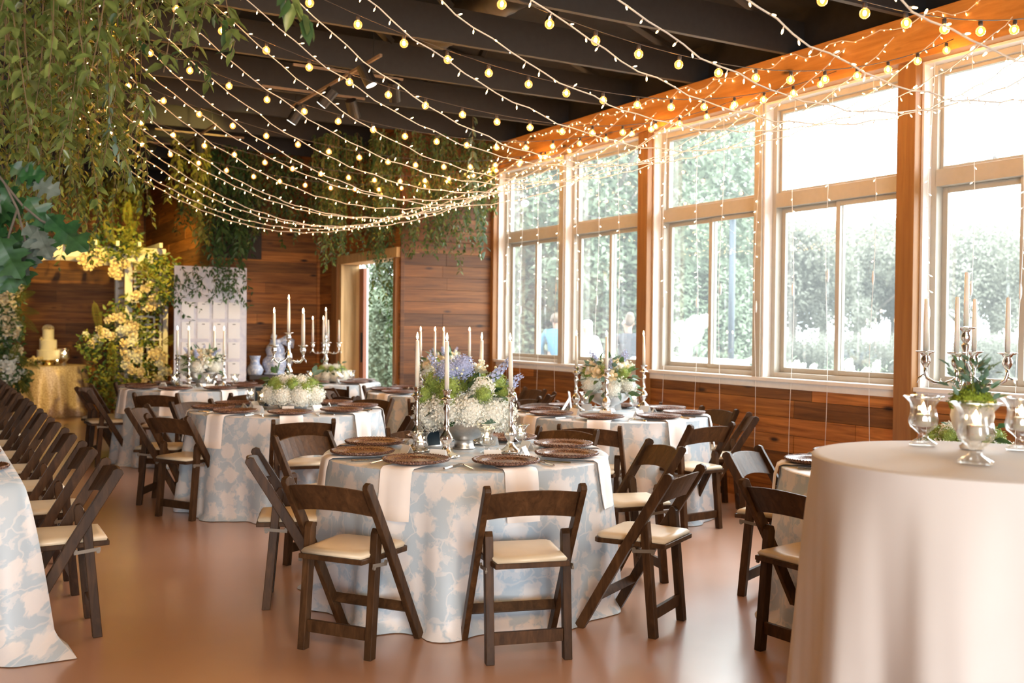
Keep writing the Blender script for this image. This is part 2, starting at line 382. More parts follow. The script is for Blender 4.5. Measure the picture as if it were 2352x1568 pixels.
# ------------------------------------------------------------------ the room
XW = 6.16; YC = 11.10; XD = 4.88; YB = 13.95; XJ = 3.35; YR = 18.6; XL = -6.0; YF = -6.2
b = MB(); b.box((0.2, 6.2, -0.05), (12.6, 25.0, 0.1)); tag(b.build('floor', 'floor_concrete'), kind='structure')
unit = MB().box((0,0,0), (1,1,1))
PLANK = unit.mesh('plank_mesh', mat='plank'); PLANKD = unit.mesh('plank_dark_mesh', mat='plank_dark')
def plank_wall(name, p0, p1, z0, z1, inward, holes=(), h=0.145, mesh=None, lens=(1.3, 2.6), back='dark_brown', thick=0.2):
    """boards from p0 to p1 (xy), normal pointing inward; holes = (s0, s1, z0, z1) along the wall"""
    mesh = mesh or PLANK
    p0 = Vector((*p0, 0)); p1 = Vector((*p1, 0)); d = (p1-p0); Ln = d.length; d.normalize(); n = Vector((*inward, 0))
    w = thing(name, kind='structure', loc=(0,0,0)); ang = math.atan2(d.y, d.x)
    bk = MB()
    def slab(s0, s1, za, zb, off0, off1, mbb):
        c = p0+d*((s0+s1)/2)-n*((off0+off1)/2); mbb.box((c.x, c.y, (za+zb)/2), (s1-s0, abs(off1-off0), zb-za), Matrix.Rotation(ang, 3, 'Z'))
    cuts = [(0, Ln)]
    for hs in holes:
        new = []
        for a, b_ in cuts:
            if hs[1] <= a or hs[0] >= b_: new.append((a, b_))
            else:
                if hs[0] > a: new.append((a, hs[0]))
                if hs[1] < b_: new.append((hs[1], b_))
        cuts = new
        if hs[2] > z0+0.01: slab(hs[0], hs[1], z0, hs[2], 0.022, thick, bk)
        if hs[3] < z1-0.01: slab(hs[0], hs[1], hs[3], z1, 0.022, thick, bk)
    for a, b_ in cuts: slab(a, b_, z0, z1, 0.022, thick, bk)
    bk.build('backing', back, w)
    z = z0; row = 0
    while z < z1-0.02:
        zt = min(z+h, z1); segs = [(0, Ln)]
        for hs in holes:
            if zt > hs[2]+0.01 and z < hs[3]-0.01:
                new = []
                for a, b_ in segs:
                    if hs[1] <= a or hs[0] >= b_: new.append((a, b_))
                    else:
                        if hs[0] > a: new.append((a, hs[0]))
                        if hs[1] < b_: new.append((hs[1], b_))
                segs = new
        for a, b_ in segs:
            s = a
            while s < b_-0.01:
                e = s+rng.uniform(*lens)
                if b_-e < 0.5: e = b_
                e = min(e, b_)
                pr = rng.uniform(0.0, 0.006)
                c = p0+d*((s+e)/2)+n*(-0.011+pr/2)
                M = Matrix.Translation((c.x, c.y, (z+zt)/2)) @ RZ(ang) @ SC(e-s-0.004, 0.022+pr, zt-z-0.004)
                ob('plank', mesh, w, M); s = e
        z = zt; row += 1
    return w
SILL = 0.96
plank_wall('wall_right', (XW, 1.92), (XW, YC), 0.0, SILL, (-1, 0), lens=(1.2, 3.0))
b = MB().box((XW+0.1, (YF+1.92)/2, 1.9), (0.2, 1.92-YF, 3.8)); tag(b.build('wall_side', 'plank'), kind='structure')
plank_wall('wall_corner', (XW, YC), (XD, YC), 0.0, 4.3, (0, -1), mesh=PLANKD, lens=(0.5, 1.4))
D0, D1, DH = 11.20-YC, 13.02-YC, 2.26
plank_wall('wall_doorway', (XD, YC), (XD, YB), 0.0, 4.35, (-1, 0), holes=((D0, D1, 0.0, DH),), lens=(0.9, 2.2))
plank_wall('wall_back', (XD, YB), (XJ, YB), 0.0, 4.5, (0, -1), lens=(0.7, 1.6))
plank_wall('wall_return', (XJ, YB), (XJ, YR), 0.0, 4.63, (-1, 0), h=0.18, lens=(1.5, 3.0))
plank_wall('wall_alcove', (XJ, YR), (-2.0, YR), 0.0, 5.2, (0, -1), h=0.18, lens=(1.2, 2.6))
b = MB(); b.box((XL-0.1, 6.2, 2.6), (0.2, 25, 5.2)); tag(b.build('wall_left', 'plank_dark'), kind='structure')
b = MB(); b.box((-5.4, YF-0.1, 2.6), (1.4, 0.2, 5.2)); b.box((4.0, YF-0.1, 2.6), (4.4, 0.2, 5.2)); b.box((-0.95, YF-0.1, 4.1), (7.5, 0.2, 2.2))
tag(b.build('wall_front', 'plank_dark'), kind='structure')
b = MB(); b.box((-4.0, YR+0.1, 2.5), (4.0, 0.2, 5.0)); tag(b.build('wall_far', 'plank_dark'), kind='structure')

# ceiling: dark sloped deck on open trusses
def zdeck(x): return 4.02+(6.4-max(x, 0.0))*0.20 if x > 0 else 5.3+x*0.14
c = thing('ceiling', kind='structure')
b = MB()
for (xa, xb, ya, yb) in ((0.0, 6.5, YF-0.4, YC+0.2), (0.0, XD+0.2, YC+0.2, YB+0.2), (0.0, XJ+0.2, YB+0.2, YR+0.4), (XL-0.2, 0.0, YF-0.4, YR+0.4)):
    za, zb = zdeck(xa+1e-6 if xa == 0 else xa), zdeck(xb if xb > 0 else -1e-6)
    b.add([(xa, ya, za), (xb, ya, zb), (xb, yb, zb), (xa, yb, za), (xa, ya, za+0.12), (xb, ya, zb+0.12), (xb, yb, zb+0.12), (xa, yb, za+0.12)],
          [(0,3,2,1), (4,5,6,7), (0,1,5,4), (1,2,6,5), (2,3,7,6), (3,0,4,7)])
b.build('roof_deck', 'ceiling_dark', c)
ZB = 3.68
ty = 2.57; tys = []
while ty < 18: tys.append(ty); ty += 1.17
tys = [-0.9, 0.25, 1.4]+tys
for y in tys:
    xr = 6.3 if y < YC else XD-0.02 if y < YB else XJ-0.02
    t = MB().box(((XL+xr)/2, y, ZB+0.14), (xr-XL, 0.045, 0.28)).build('roof_truss', 'truss_dark', c)
    if y > 1.5:
        for k, (x0, x1) in enumerate(((5.8, 4.7), (4.5, 4.7), (3.6, 2.6), (2.2, 2.6), (2.2, 0.8), (0.6, 0.8))):
            if x0 < xr:
                MB().bar((x0, y, ZB+0.28), (x1, y, zdeck(x1)), 0.04, 0.09, (0, 1, 0)).build('web', 'truss_dark', t)
# timber beam, posts, corner posts
b = MB().box((XW+0.02, (YF+YC)/2, 3.52), (0.26, YC-YF, 0.32)); tag(b.build('trim_1', 'fir', bevel=0.006), kind='structure')
b = MB().box((XW+0.10, (YF+YC)/2, 3.88), (0.06, YC-YF, 0.40)); tag(b.build('wall_eave', 'ceiling_dark'), kind='structure')
bay = 3.086
py = [8.018-bay*k for k in range(0, 3)]
for i, y in enumerate(py):
    b = MB().box((XW+0.03, y, 1.68), (0.20, 0.155, 3.36)); tag(b.build('trim_%d' % (i+2), 'fir_post', bevel=0.005), kind='structure')
b = MB().box((XW-0.005, YC-0.035, 1.68), (0.12, 0.07, 3.36)); tag(b.build('trim_8', 'fir_post', bevel=0.004), kind='structure')
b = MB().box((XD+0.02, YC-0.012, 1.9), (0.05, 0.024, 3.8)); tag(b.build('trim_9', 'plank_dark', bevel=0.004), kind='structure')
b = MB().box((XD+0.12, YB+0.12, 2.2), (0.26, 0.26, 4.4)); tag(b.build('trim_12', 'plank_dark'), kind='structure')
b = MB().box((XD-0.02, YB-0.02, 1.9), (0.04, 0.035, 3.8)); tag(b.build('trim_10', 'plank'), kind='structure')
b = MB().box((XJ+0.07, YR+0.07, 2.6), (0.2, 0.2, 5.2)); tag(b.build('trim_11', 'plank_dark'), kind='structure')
# windows: one per pair of posts, each two units
Z0, Z1, ZT0, ZT1 = 1.045, 3.36, 2.475, 2.595
def window(idx, ya, yb):
    w = thing('window_%d' % idx, kind='structure')
    def part(n, mat, boxes, parent=w, bev=0.003):
        m_ = MB()
        for c_, s_ in boxes: m_.box(c_, s_)
        return m_.build(n, mat, parent, bevel=bev)
    ym = (ya+yb)/2; mw = 0.09
    part('sill', 'white_paint', [((XW+0.03, ym, 1.03), (0.16, yb-ya, 0.03))])
    part('apron', 'white_paint', [((XW-0.002, ym, (SILL+1.015)/2), (0.03, yb-ya, 1.015-SILL))])
    part('mullion', 'taupe_frame', [((XW+0.06, ym, (Z0+Z1)/2), (0.16, mw, Z1-Z0))])
    for (a, e) in ((ya, ym-mw/2), (ym+mw/2, yb)):
        u = part('casing', 'white_paint', [((XW+0.065, a+0.011, (Z0+Z1)/2), (0.13, 0.022, Z1-Z0)), ((XW+0.065, e-0.011, (Z0+Z1)/2), (0.13, 0.022, Z1-Z0)), ((XW+0.065, (a+e)/2, Z1-0.011), (0.13, e-a-0.044, 0.022))])
        a2, e2 = a+0.022, e-0.022; zc = Z1-0.022; cy = (a2+e2)/2; fw = 0.045
        xf = XW+0.135
        fr = part('frame', 'taupe_frame', [((xf, a2+fw/2, (Z0+zc)/2), (0.10, fw, zc-Z0)), ((xf, e2-fw/2, (Z0+zc)/2), (0.10, fw, zc-Z0)),
              ((xf, cy, zc-fw/2), (0.10, e2-a2-2*fw, fw)), ((xf, cy, Z0+0.02), (0.10, e2-a2-2*fw, 0.04))])
        part('transom_bar', 'taupe_frame', [((xf-0.01, cy, (ZT0+ZT1)/2), (0.10, e2-a2-2*fw, ZT1-ZT0))])
        # step moulding round the upper light
        g0, g1 = a2+fw, e2-fw; st = 0.026
        up = part('upper_sash', 'taupe_frame', [((xf+0.012, g0+st/2, (ZT1+zc-fw)/2), (0.05, st, zc-fw-ZT1)), ((xf+0.012, g1-st/2, (ZT1+zc-fw)/2), (0.05, st, zc-fw-ZT1)),
              ((xf+0.012, cy, zc-fw-st/2), (0.05, g1-g0-2*st, st)), ((xf+0.012, cy, ZT1+st/2), (0.05, g1-g0-2*st, st))])
        part('pane', 'window_glass', [((xf+0.014, cy, (ZT1+zc-fw)/2), (0.006, g1-g0-2*st, zc-fw-ZT1-2*st))], up, 0)
        zb, zt = Z0+0.04, ZT0
        for k, (s0, s1, dx) in enumerate(((g0, cy+0.025, 0.002), (cy-0.025, g1, 0.032))):
            sw = 0.042
            sa = part('sash', 'taupe_frame', [((xf+dx, s0+sw/2, (zb+zt)/2), (0.028, sw, zt-zb)), ((xf+dx, s1-sw/2, (zb+zt)/2), (0.028, sw, zt-zb)),
                  ((xf+dx, (s0+s1)/2, zt-sw/2), (0.028, s1-s0-2*sw, sw)), ((xf+dx, (s0+s1)/2, zb+sw/2), (0.028, s1-s0-2*sw, sw))])
            part('pane', 'window_glass', [((xf+dx, (s0+s1)/2, (zb+zt)/2), (0.006, s1-s0-2*sw, zt-zb-2*sw))], sa, 0)
pw = 0.0775
edges = [(8.018+pw, YC-0.07)]+[(py[i+1]+pw, py[i]-pw) for i in range(2)]
for i, (a, e) in enumerate(edges): window(i+1, a, e)
# doorway: timber frame, red half-open door leaf and white sliding screen
d = thing('door_1', kind='structure')
y0, y1 = 11.20, 13.02
MB().box((XD+0.115, y1+0.05, DH/2), (0.27, 0.10, DH)).build('jamb', 'pine_door', d, bevel=0.004)
MB().box((XD+0.10, y0-0.035, DH/2), (0.30, 0.07, DH)).build('jamb', 'fir_post', d, bevel=0.004)
MB().box((XD+0.10, (y0+y1)/2, DH+0.06), (0.30, y1-y0+0.2, 0.12)).build('header', 'pine_door', d, bevel=0.004)
MB().box((XD-0.03, y1+0.24, 1.15), (0.04, 0.12, 2.3)).build('casing', 'fir_post', d, bevel=0.004)
MB().box((XD-0.03, y1+0.12, 1.15), (0.05, 0.09, 2.3)).build('casing', 'fir_post', d, bevel=0.004)
yl = at_X(831, 700, XD+0.27).y; ys = at_X(841, 700, XD+0.31).y
lf = MB().box((XD+0.27, yl, 1.11), (0.05, 0.24, 2.22)).build('door_leaf', 'red_door', d, bevel=0.004)
MB().bar((XD+0.235, yl-0.08, 0.95), (XD+0.235, yl-0.08, 1.35), 0.02, 0.02).build('handle', 'black_metal', lf)
MB().box((XD+0.315, ys, 1.11), (0.03, 0.07, 2.22)).build('sliding_screen', 'white_paint', d, bevel=0.003)
# ductwork, track lights
b = MB()
prof = []
yy = 6.6
while yy < 14: prof.append(yy); yy += 0.06
for i, yy in enumerate(prof): pass
b.tube([(4.12, q, 4.18) for q in prof], [0.17+(0.006 if i % 3 == 0 else 0) for i in range(len(prof))], 20)
tag(b.build('air_duct', 'duct_metal', smooth=True), 'dark round metal air duct running above the roof trusses', 'duct')
def track(loc, label, heads, n_cross=2):
    t = thing('track_light', label, 'track light', 'ceiling track lights', loc)
    MB().box((0, 0, 0), (0.022, 2.3, 0.022)).build('rail', 'rail_brown', t)
    MB().box((0, -0.45, 0.01), (1.0, 0.02, 0.02)).build('rail', 'rail_brown', t)
    MB().box((0.0, 0.45, 0.01), (1.0, 0.02, 0.02)).build('rail', 'rail_brown', t)
    for yy in (-1.0, 1.0): MB().bar((0, yy, 0.0), (0, yy, 0.5), 0.008, 0.008, (1,0,0)).build('hanger', 'black_metal', t)
    for (hx, hy, dx, dy) in heads:
        dd = Vector((dx, dy, -0.75)).normalized(); p = Vector((hx, hy, -0.10))
        h_ = MB().tube([p-dd*0.09, p+dd*0.09], 0.055, 16).bar((hx, hy, 0.0), p, 0.015, 0.015, (1,0,0)).build('lamp_head', 'black_metal', t, smooth=False)
        MB().tube([p+dd*0.088, p+dd*0.093], 0.046, 16).build('lens', 'track_lamp', h_)
    return t
track((3.18, 8.8, 3.62), 'black cylinder spotlights on a cross-shaped track over the middle tables', [(0, 1.0, -.4, .3), (0.0, 0.1, -.5, .4), (0, -0.85, .3, -.2), (0.42, -0.45, .3, .5), (0.38, 0.45, .4, .4)])
track((2.75, 12.4, 3.62), 'black cylinder spotlights on a track before the alcove', [(0, 0.8, -.2, .6), (-0.4, 0.45, -.3, .6), (0, -0.4, .2, .5)])
# ------------------------------------------------------------------ folding chairs
def chair_parts():
    P = []
    def ly(z): return 0.20-0.45*z/0.775
    def leg_poly():
        w = 0.024
        pts = []
        zs = [0.0, 0.2, 0.45, 0.60, 0.70, 0.755]
        ctr = [(ly(z)-(0.012*max(0, (z-0.5)/0.27)), z) for z in zs]
        L_ = [(y-w*1.16, z) for y, z in ctr]; R_ = [(y+w*1.16, z) for y, z in ctr]
        top = [(ctr[-1][0]+w*0.75, 0.775), (ctr[-1][0]-w*0.1, 0.782), (ctr[-1][0]-w*0.95, 0.772)]
        return R_+top+L_[::-1]
    for sx in (-1, 1):
        m_ = MB().prism(leg_poly(), 'x', sx*0.211-0.014, sx*0.211+0.014); P.append(('leg', m_.mesh('chair_long_leg', mat='chair_wood'), 0.003))
    for sx in (-1, 1):
        hy, hz = ly(0.555), 0.555
        y0 = -0.172
        poly = [(y0+0.021, 0.0), (hy+0.02, hz-0.02), (hy+0.012, hz+0.004), (hy-0.006, hz+0.01), (hy-0.021, hz-0.012), (y0-0.021, 0.0)]
        m_ = MB().prism(poly, 'x', sx*0.1745-0.0185, sx*0.1745+0.0185); P.append(('leg', m_.mesh('chair_rear_leg', mat='chair_wood'), 0.003))
    # bowed backrest with arched top and bottom edges
    m_ = MB(); n = 9; vs_ = []
    for i in range(n):
        t = i/(n-1); x = -0.197+0.394*t; s = 1-(2*t-1)**2
        yb = ly(0.70)-0.012-0.028*s; zt = 0.742+0.018*s; zb = 0.622+0.020*s
        tilt = 0.45/0.775
        for (dy, z) in ((-0.007, zb), (0.007, zb), (0.007, zt), (-0.007, zt)):
            vs_.append((x, yb+dy-(z-0.70)*tilt, z))
    fs = []
    for i in range(n-1):
        for j in range(4): fs.append((i*4+j, i*4+(j+1) % 4, (i+1)*4+(j+1) % 4, (i+1)*4+j))
    fs += [(3,2,1,0), tuple((n-1)*4+j for j in range(4))]
    m_.add(vs_, fs); P.append(('backrest', m_.mesh('chair_backrest', mat='chair_wood'), 0.003))
    # seat board (trapezoid, rounded front corners) and cushion
    def seatpoly(g, fr=0.145, re=-0.225):
        return [(-0.165+g, re+g), (0.165-g, re+g), (0.190-g, fr-0.03-g), (0.178-g, fr-0.008-g), (0.155-g, fr-g), (-0.155+g, fr-g), (-0.178+g, fr-0.008-g), (-0.190+g, fr-0.03-g)]
    m_ = MB().prism(seatpoly(0), 'z', 0.418, 0.440); P.append(('seat', m_.mesh('chair_seat', mat='chair_wood'), 0.003))
    m_ = MB(); p0 = seatpoly(0.012); p1 = seatpoly(0.008); p2 = seatpoly(0.018); p3 = seatpoly(0.045)
    rings = [(p0, 0.4405), (p1, 0.452), (p2, 0.464), (p3, 0.469)]
    for pl, z in rings: m_.v.extend([(x, y, z) for x, y in pl])
    k = len(p0)
    for i in range(3):
        for j in range(k): m_.f.append((i*k+j, i*k+(j+1) % k, (i+1)*k+(j+1) % k, (i+1)*k+j))
    m_.f.append(tuple(3*k+j for j in range(k)))
    P.append(('cushion', m_.mesh('chair_cushion', True, 'cream_vinyl'), 0))
    m_ = MB().box((0, -0.160, 0.105), (0.313, 0.020, 0.055)); P.append(('stretcher', m_.mesh('chair_stretch_r', mat='chair_wood'), 0.002))
    m_ = MB().box((0, ly(0.165)+0.0, 0.165), (0.394, 0.018, 0.045), Matrix.Rotation(R(-30), 3, 'X')); P.append(('stretcher', m_.mesh('chair_stretch_f', mat='chair_wood'), 0.002))
    for sx in (-1, 1):
        m_ = MB().box((sx*0.1945, -0.125, 0.405), (0.003, 0.115, 0.016), Matrix.Rotation(R(-6), 3, 'X'))
        m_.tube([(sx*0.190, -0.075, 0.409), (sx*0.199, -0.075, 0.409)], 0.009, 8); m_.tube([(sx*0.190, -0.172, 0.400), (sx*0.199, -0.172, 0.400)], 0.009, 8)
        P.append(('bracket', m_.mesh('chair_bracket', mat='bracket_metal'), 0))
    return P
CH = chair_parts()
chair0 = thing('folding_chair', 'x', 'chair', 'x')
for n_, me, bv in CH:
    o = ob(n_, me, chair0)
    if bv:
        md = o.modifiers.new('bevel', 'BEVEL'); md.width = bv; md.segments = 2; md.limit_method = 'ANGLE'
_first = [True]
def chair(x, y, face, label, group):
    """face: direction the sitter looks, degrees"""
    M = T(x, y, 0) @ RZ(R(face)-PI/2)
    if _first[0]:
        _first[0] = False; chair0.matrix_basis = M; chair0['label'] = label; chair0['group'] = group; return chair0
    return copy_tree(chair0, M, label, group)

# ------------------------------------------------------------------ tables and cloths
TOPZ = 0.76
def cloth_round(name, cx, cy, R0, H, mat, nf=11, amp=0.06, flare=0.05, seed=0, puddle=0.03, topmat=None):
    r_ = random.Random(seed); nA, nZ = 176, 22
    ph = [(r_.uniform(nf*0.7, nf*1.4), r_.uniform(0, 2*PI), r_.uniform(0.6, 1.0)) for _ in range(3)]
    ph = [(round(a), p, w) for a, p, w in ph]
    m_ = MB(); uv = []
    rings = [(0.0, H), (R0*0.4, H), (R0*0.75, H), (R0*0.95, H), (R0-0.006, H-0.001), (R0, H-0.006), (R0, H-0.006)]
    for i, (r, z) in enumerate(rings):
        for j in range(nA):
            a = 2*PI*j/nA; m_.v.append((r*math.cos(a), r*math.sin(a), z)); uv.append((r*math.cos(a)+cx, r*math.sin(a)+cy) if i < 6 else (a*R0*1.12, H-z))
    for i in range(1, nZ+1):
        t = i/nZ; z = (H-0.006)*(1-t)+0.004*t
        for j in range(nA):
            a = 2*PI*j/nA
            w = sum(wt*math.sin(k*a+p+0.5*math.sin(2*a+p)) for k, p, wt in ph)/2.0
            w = (1/(1+math.exp(-3.4*w))-0.35)
            g = max(0.0, (t-0.05)/0.95)**0.75
            rr = R0+flare*g+amp*g*w*1.9+0.004*t*math.sin(37*a+5*z)
            if t > 0.94: rr += puddle*((t-0.94)/0.06)**2*(0.6+0.8*math.sin(5*a+seed))
            m_.v.append((rr*math.cos(a), rr*math.sin(a), max(0.003, z))); uv.append((a*R0*1.12, H-z))
    nr = len(rings)+nZ
    for i in range(nr-1):
        if i == 5: continue
        for j in range(nA):
            j2 = (j+1) % nA; m_.f.append((i*nA+j, i*nA+j2, (i+1)*nA+j2, (i+1)*nA+j))
    m_.f = [tuple(reversed(q)) for q in m_.f]
    # unwrap the seam: keep u continuous by letting the last column reuse the first (hidden by folds)
    m_.uv = uv
    o = m_.build(name, mat, None, True); o.location = (cx, cy, 0); return o
def round_table(x, y, R0, label, group='round guest tables', h=TOPZ):
    t = thing('round_table', label, 'table', group, (x, y, 0))
    MB().lathe([(R0-0.02, h-0.03), (R0-0.015, h-0.012), (R0-0.02, h-0.004)], 40).build('tabletop', 'pine_door', t)
    for k in range(4):
        a = PI/4+k*PI/2; MB().tube([(0.42*R0*math.cos(a), 0.42*R0*math.sin(a), h-0.03), (0.55*R0*math.cos(a), 0.55*R0*math.sin(a), 0)], 0.016, 8).build('leg', 'black_metal', t)
    return t

# ---- tableware meshes
def charger_mesh():
    m_ = MB(); n = 60
    prof = [(0.0001, 0.006)]
    r = 0.012
    while r < 0.105: prof.append((r, 0.009+0.003*math.sin(r*520))); r += 0.006
    prof += [(0.108, 0.011), (0.114, 0.017), (0.120, 0.021), (0.128, 0.0235), (0.135, 0.0225), (0.142, 0.025), (0.149, 0.0245), (0.156, 0.026), (0.163, 0.024), (0.166, 0.019), (0.163, 0.014), (0.11, 0.003), (0.09, 0.0)]
    def fl(a, z): return 1.0+(0.012*math.sin(a*30+z*900))*(1 if z > 0.015 else 0)
    m_.lathe(prof, n, flute=fl); me = m_.mesh('charger', True, 'rattan'); return me
CHARGER = charger_mesh()
def braid_mesh():
    m_ = MB()
    for s in (0, 1):
        pts = []
        for i in range(121):
            a = 2*PI*i/120; w = math.sin(a*30+s*PI); pts.append(((0.160+0.006*w)*math.cos(a), (0.160+0.006*w)*math.sin(a), 0.0235+0.003*math.cos(a*30+s*PI)))
        m_.tube(pts, 0.004, 5, False)
    return m_.mesh('braid', True, 'rattan')
BRAID = braid_mesh()
def fork_mesh():
    m_ = MB(); m_.tube([(0, -0.095, 0.004), (0, -0.02, 0.005), (0, 0.03, 0.007), (0, 0.045, 0.005)], [0.0055, 0.0035, 0.003, 0.006], 6)
    m_.box((0, 0.052, 0.005), (0.022, 0.02, 0.003))
    for k in range(4): m_.box((-0.0093+0.0062*k, 0.082, 0.006), (0.003, 0.042, 0.002))
    return m_.mesh('fork', False, 'silver')
def knife_mesh():
    m_ = MB(); m_.tube([(0, -0.11, 0.005), (0, -0.02, 0.005)], [0.007, 0.005], 6)
    m_.prism([(-0.008, -0.02), (0.008, -0.02), (0.009, 0.07), (0.003, 0.105), (-0.004, 0.11), (-0.008, 0.08)], 'z', 0.003, 0.0055); return m_.mesh('knife', False, 'silver')
FORK, KNIFE = fork_mesh(), knife_mesh()
def card_mesh():
    m_ = MB(); w, h, d = 0.045, 0.05, 0.026
    for s in (-1, 1): m_.add([(-w, s*d, 0), (w, s*d, 0), (w, 0, h), (-w, 0, h), (-w, s*(d-0.001), 0), (w, s*(d-0.001), 0), (w, s*-0.0005, h-0.002), (-w, s*-0.0005, h-0.002)], [(0,1,2,3), (4,7,6,5), (0,4,5,1), (1,5,6,2), (0,3,7,4)])
    return m_.mesh('card', False, 'card_white')
CARD = card_mesh()
def napkin_mesh(R0, hang):
    # strip from under the charger, over the table edge, hanging down (local +x = outwards)
    m_ = MB(); w = 0.085; prof = [(R0-0.30, 0.003), (R0-0.1, 0.003), (R0-0.01, 0.004), (R0+0.010, -0.006), (R0+0.022, -0.06), (R0+0.034, -0.16), (R0+0.046, -hang)]
    k = len(prof)
    for off in (0.0, 0.004):
        for i, (x, z) in enumerate(prof):
            for yv in (-w, -w*0.33, w*0.33, w):
                q = 0.004*math.sin(yv*60+i)*(1 if i > 3 else 0)
                m_.v.append((x+(off if i > 2 else 0)+q-(yv*yv)/(2*R0), yv, z+(off if i <= 2 else 0)))
    for o_ in (0, k*4):
        for i in range(k-1):
            for j in range(3): m_.f.append((o_+i*4+j, o_+i*4+j+1, o_+(i+1)*4+j+1, o_+(i+1)*4+j))
    e = list(range(0, 4)); 
    for i in range(k-1):
        for j in (0, 3): m_.f.append((i*4+j, (i+1)*4+j, k*4+(i+1)*4+j, k*4+i*4+j))
    for j in range(3): m_.f.append(((k-1)*4+j, (k-1)*4+j+1, k*4+(k-1)*4+j+1, k*4+(k-1)*4+j))
    return m_.mesh('napkin', True, 'napkin_blush')
NAPK = {}
def place_settings(cx, cy, R0, angles, desc, z=TOPZ, cutlery=True, hang=0.24):
    if (R0, hang) not in NAPK: NAPK[(R0, hang)] = napkin_mesh(R0, hang)
    for a in angles:
        A = R(a); M = T(cx, cy, z) @ RZ(A)
        tag(ob('napkin', NAPK[(R0, hang)], None, M @ T(0, 0, 0.003)), 'blush linen napkin hanging over the edge of '+desc, 'napkin', 'napkins on '+desc)
        c = thing('charger_plate', 'round woven rattan charger on '+desc, 'charger', 'chargers on '+desc)
        rr = R0-0.19
        c.matrix_basis = M @ T(rr, 0, 0.009) @ RZ(rng.uniform(0, 6)); ob('weave', CHARGER, c); ob('rim_braid', BRAID, c)
        tag(ob('place_card', CARD, None, M @ T(rr-0.235, rng.uniform(-.03, .03), 0.002) @ RZ(PI/2+rng.uniform(-.3, .3))), 'white folded place card standing on '+desc, 'card', 'place cards on '+desc)
        if cutlery:
            tag(ob('fork', FORK, None, M @ T(rr, -0.205, 0.002) @ RZ(PI/2+rng.uniform(-.05, .05))), 'silver dinner fork laid beside a charger on '+desc, 'fork', 'forks on '+desc)
            tag(ob('knife', KNIFE, None, M @ T(rr, 0.205, 0.002) @ RZ(PI/2+rng.uniform(-.05, .05))), 'silver table knife laid beside a charger on '+desc, 'knife', 'knives on '+desc)

# ---- candles, candlesticks, candelabra, votives
FLAME = MB().lathe([(0.0005, 0), (0.0048, 0.006), (0.0066, 0.015), (0.0042, 0.029), (0.0004, 0.042)], 10).mesh('flame', True, 'flame')
def candle_mesh(h, r0=0.0125, r1=0.0095):
    return MB().lathe([(r0, 0), (r0, h*0.5), (r1, h-0.004), (r1*0.7, h)], 14).tube([(0,0,h-0.002), (0.001,0,h+0.008)], 0.001, 5).mesh('taper_candle', True, 'wax')
CANDLE = {h: candle_mesh(h) for h in (0.255, 0.27)}
WICKZ = 0.006
STICK_P = [(0.062, 0.0), (0.066, 0.006), (0.058, 0.014), (0.040, 0.024), (0.022, 0.040), (0.016, 0.058), (0.020, 0.072), (0.030, 0.086), (0.033, 0.100), (0.026, 0.118), (0.016, 0.134), (0.013, 0.150), (0.018, 0.162), (0.013, 0.172), (0.011, 0.200), (0.013, 0.230), (0.018, 0.252), (0.012, 0.262), (0.014, 0.280), (0.022, 0.292), (0.034, 0.297), (0.030, 0.302), (0.017, 0.306), (0.016, 0.322), (0.022, 0.340), (0.026, 0.344), (0.024, 0.347), (0.014, 0.348)]
def _scal(a, z): return 1+(0.10*math.cos(4*a) if z < 0.03 else 0.06*math.cos(8*a) if z < 0.13 else 0.05*math.cos(6*a) if z > 0.28 else 0.0)
STICK = MB().lathe(STICK_P, 32, flute=_scal).mesh('candlestick', True, 'silver')
FEETM = MB().sphere((0, 0, 0), 0.011, 8, 5, (1,1,0.8)).mesh('stick_foot', True, 'silver')
def candlestick(x, y, z, label, group, s=1.0, lit=True, hc=0.255):
    t = thing('candlestick', label, 'candlestick', group, (x, y, z), rng.uniform(0, 1.5))
    ob('stick', STICK, t, SC(s)); [ob('foot', FEETM, t, SC(s) @ T(0.066*math.cos(PI/4+k_*PI/2), 0.066*math.sin(PI/4+k_*PI/2), 0.009)) for k_ in range(4)]
    c = thing('taper_candle', label.replace('silver candlestick', 'ivory taper candle in a candlestick'), 'candle', group.replace('candlesticks', 'taper candles'), (x, y, z+0.346*s))
    ob('wax', CANDLE[hc], c)
    c.rotation_euler = (rng.uniform(-.02, .02), rng.uniform(-.02, .02), 0)
    if lit: ob('flame', FLAME, c, T(0, 0, hc+0.002))
CUP = [(0.008, 0.0), (0.012, 0.008), (0.020, 0.022), (0.021, 0.036), (0.015, 0.050), (0.020, 0.062), (0.036, 0.068), (0.039, 0.071), (0.030, 0.073), (0.014, 0.074)]
CUPM = MB().lathe(CUP, 20, flute=lambda a, z: 1+(0.12*math.cos(7*a) if z > 0.06 else 0.05*math.cos(6*a))).mesh('candle_cup', True, 'silver')
CSTEM = MB().lathe([(0.075, 0), (0.078, 0.008), (0.06, 0.02), (0.034, 0.04), (0.02, 0.065), (0.016, 0.10), (0.022, 0.13), (0.036, 0.165), (0.038, 0.19), (0.026, 0.23), (0.02, 0.26), (0.032, 0.275), (0.034, 0.29), (0.022, 0.31), (0.016, 0.35), (0.022, 0.38), (0.030, 0.40), (0.026, 0.43), (0.014, 0.45), (0.012, 0.50), (0.018, 0.53), (0.010, 0.545)], 26, flute=lambda a, z: 1+0.05*math.cos(7*a)).mesh('candelabra_stem', True, 'silver')
_ap = [(0.02, 0.40), (0.05, 0.375), (0.09, 0.36), (0.13, 0.365), (0.158, 0.385), (0.165, 0.41), (0.165, 0.435)]
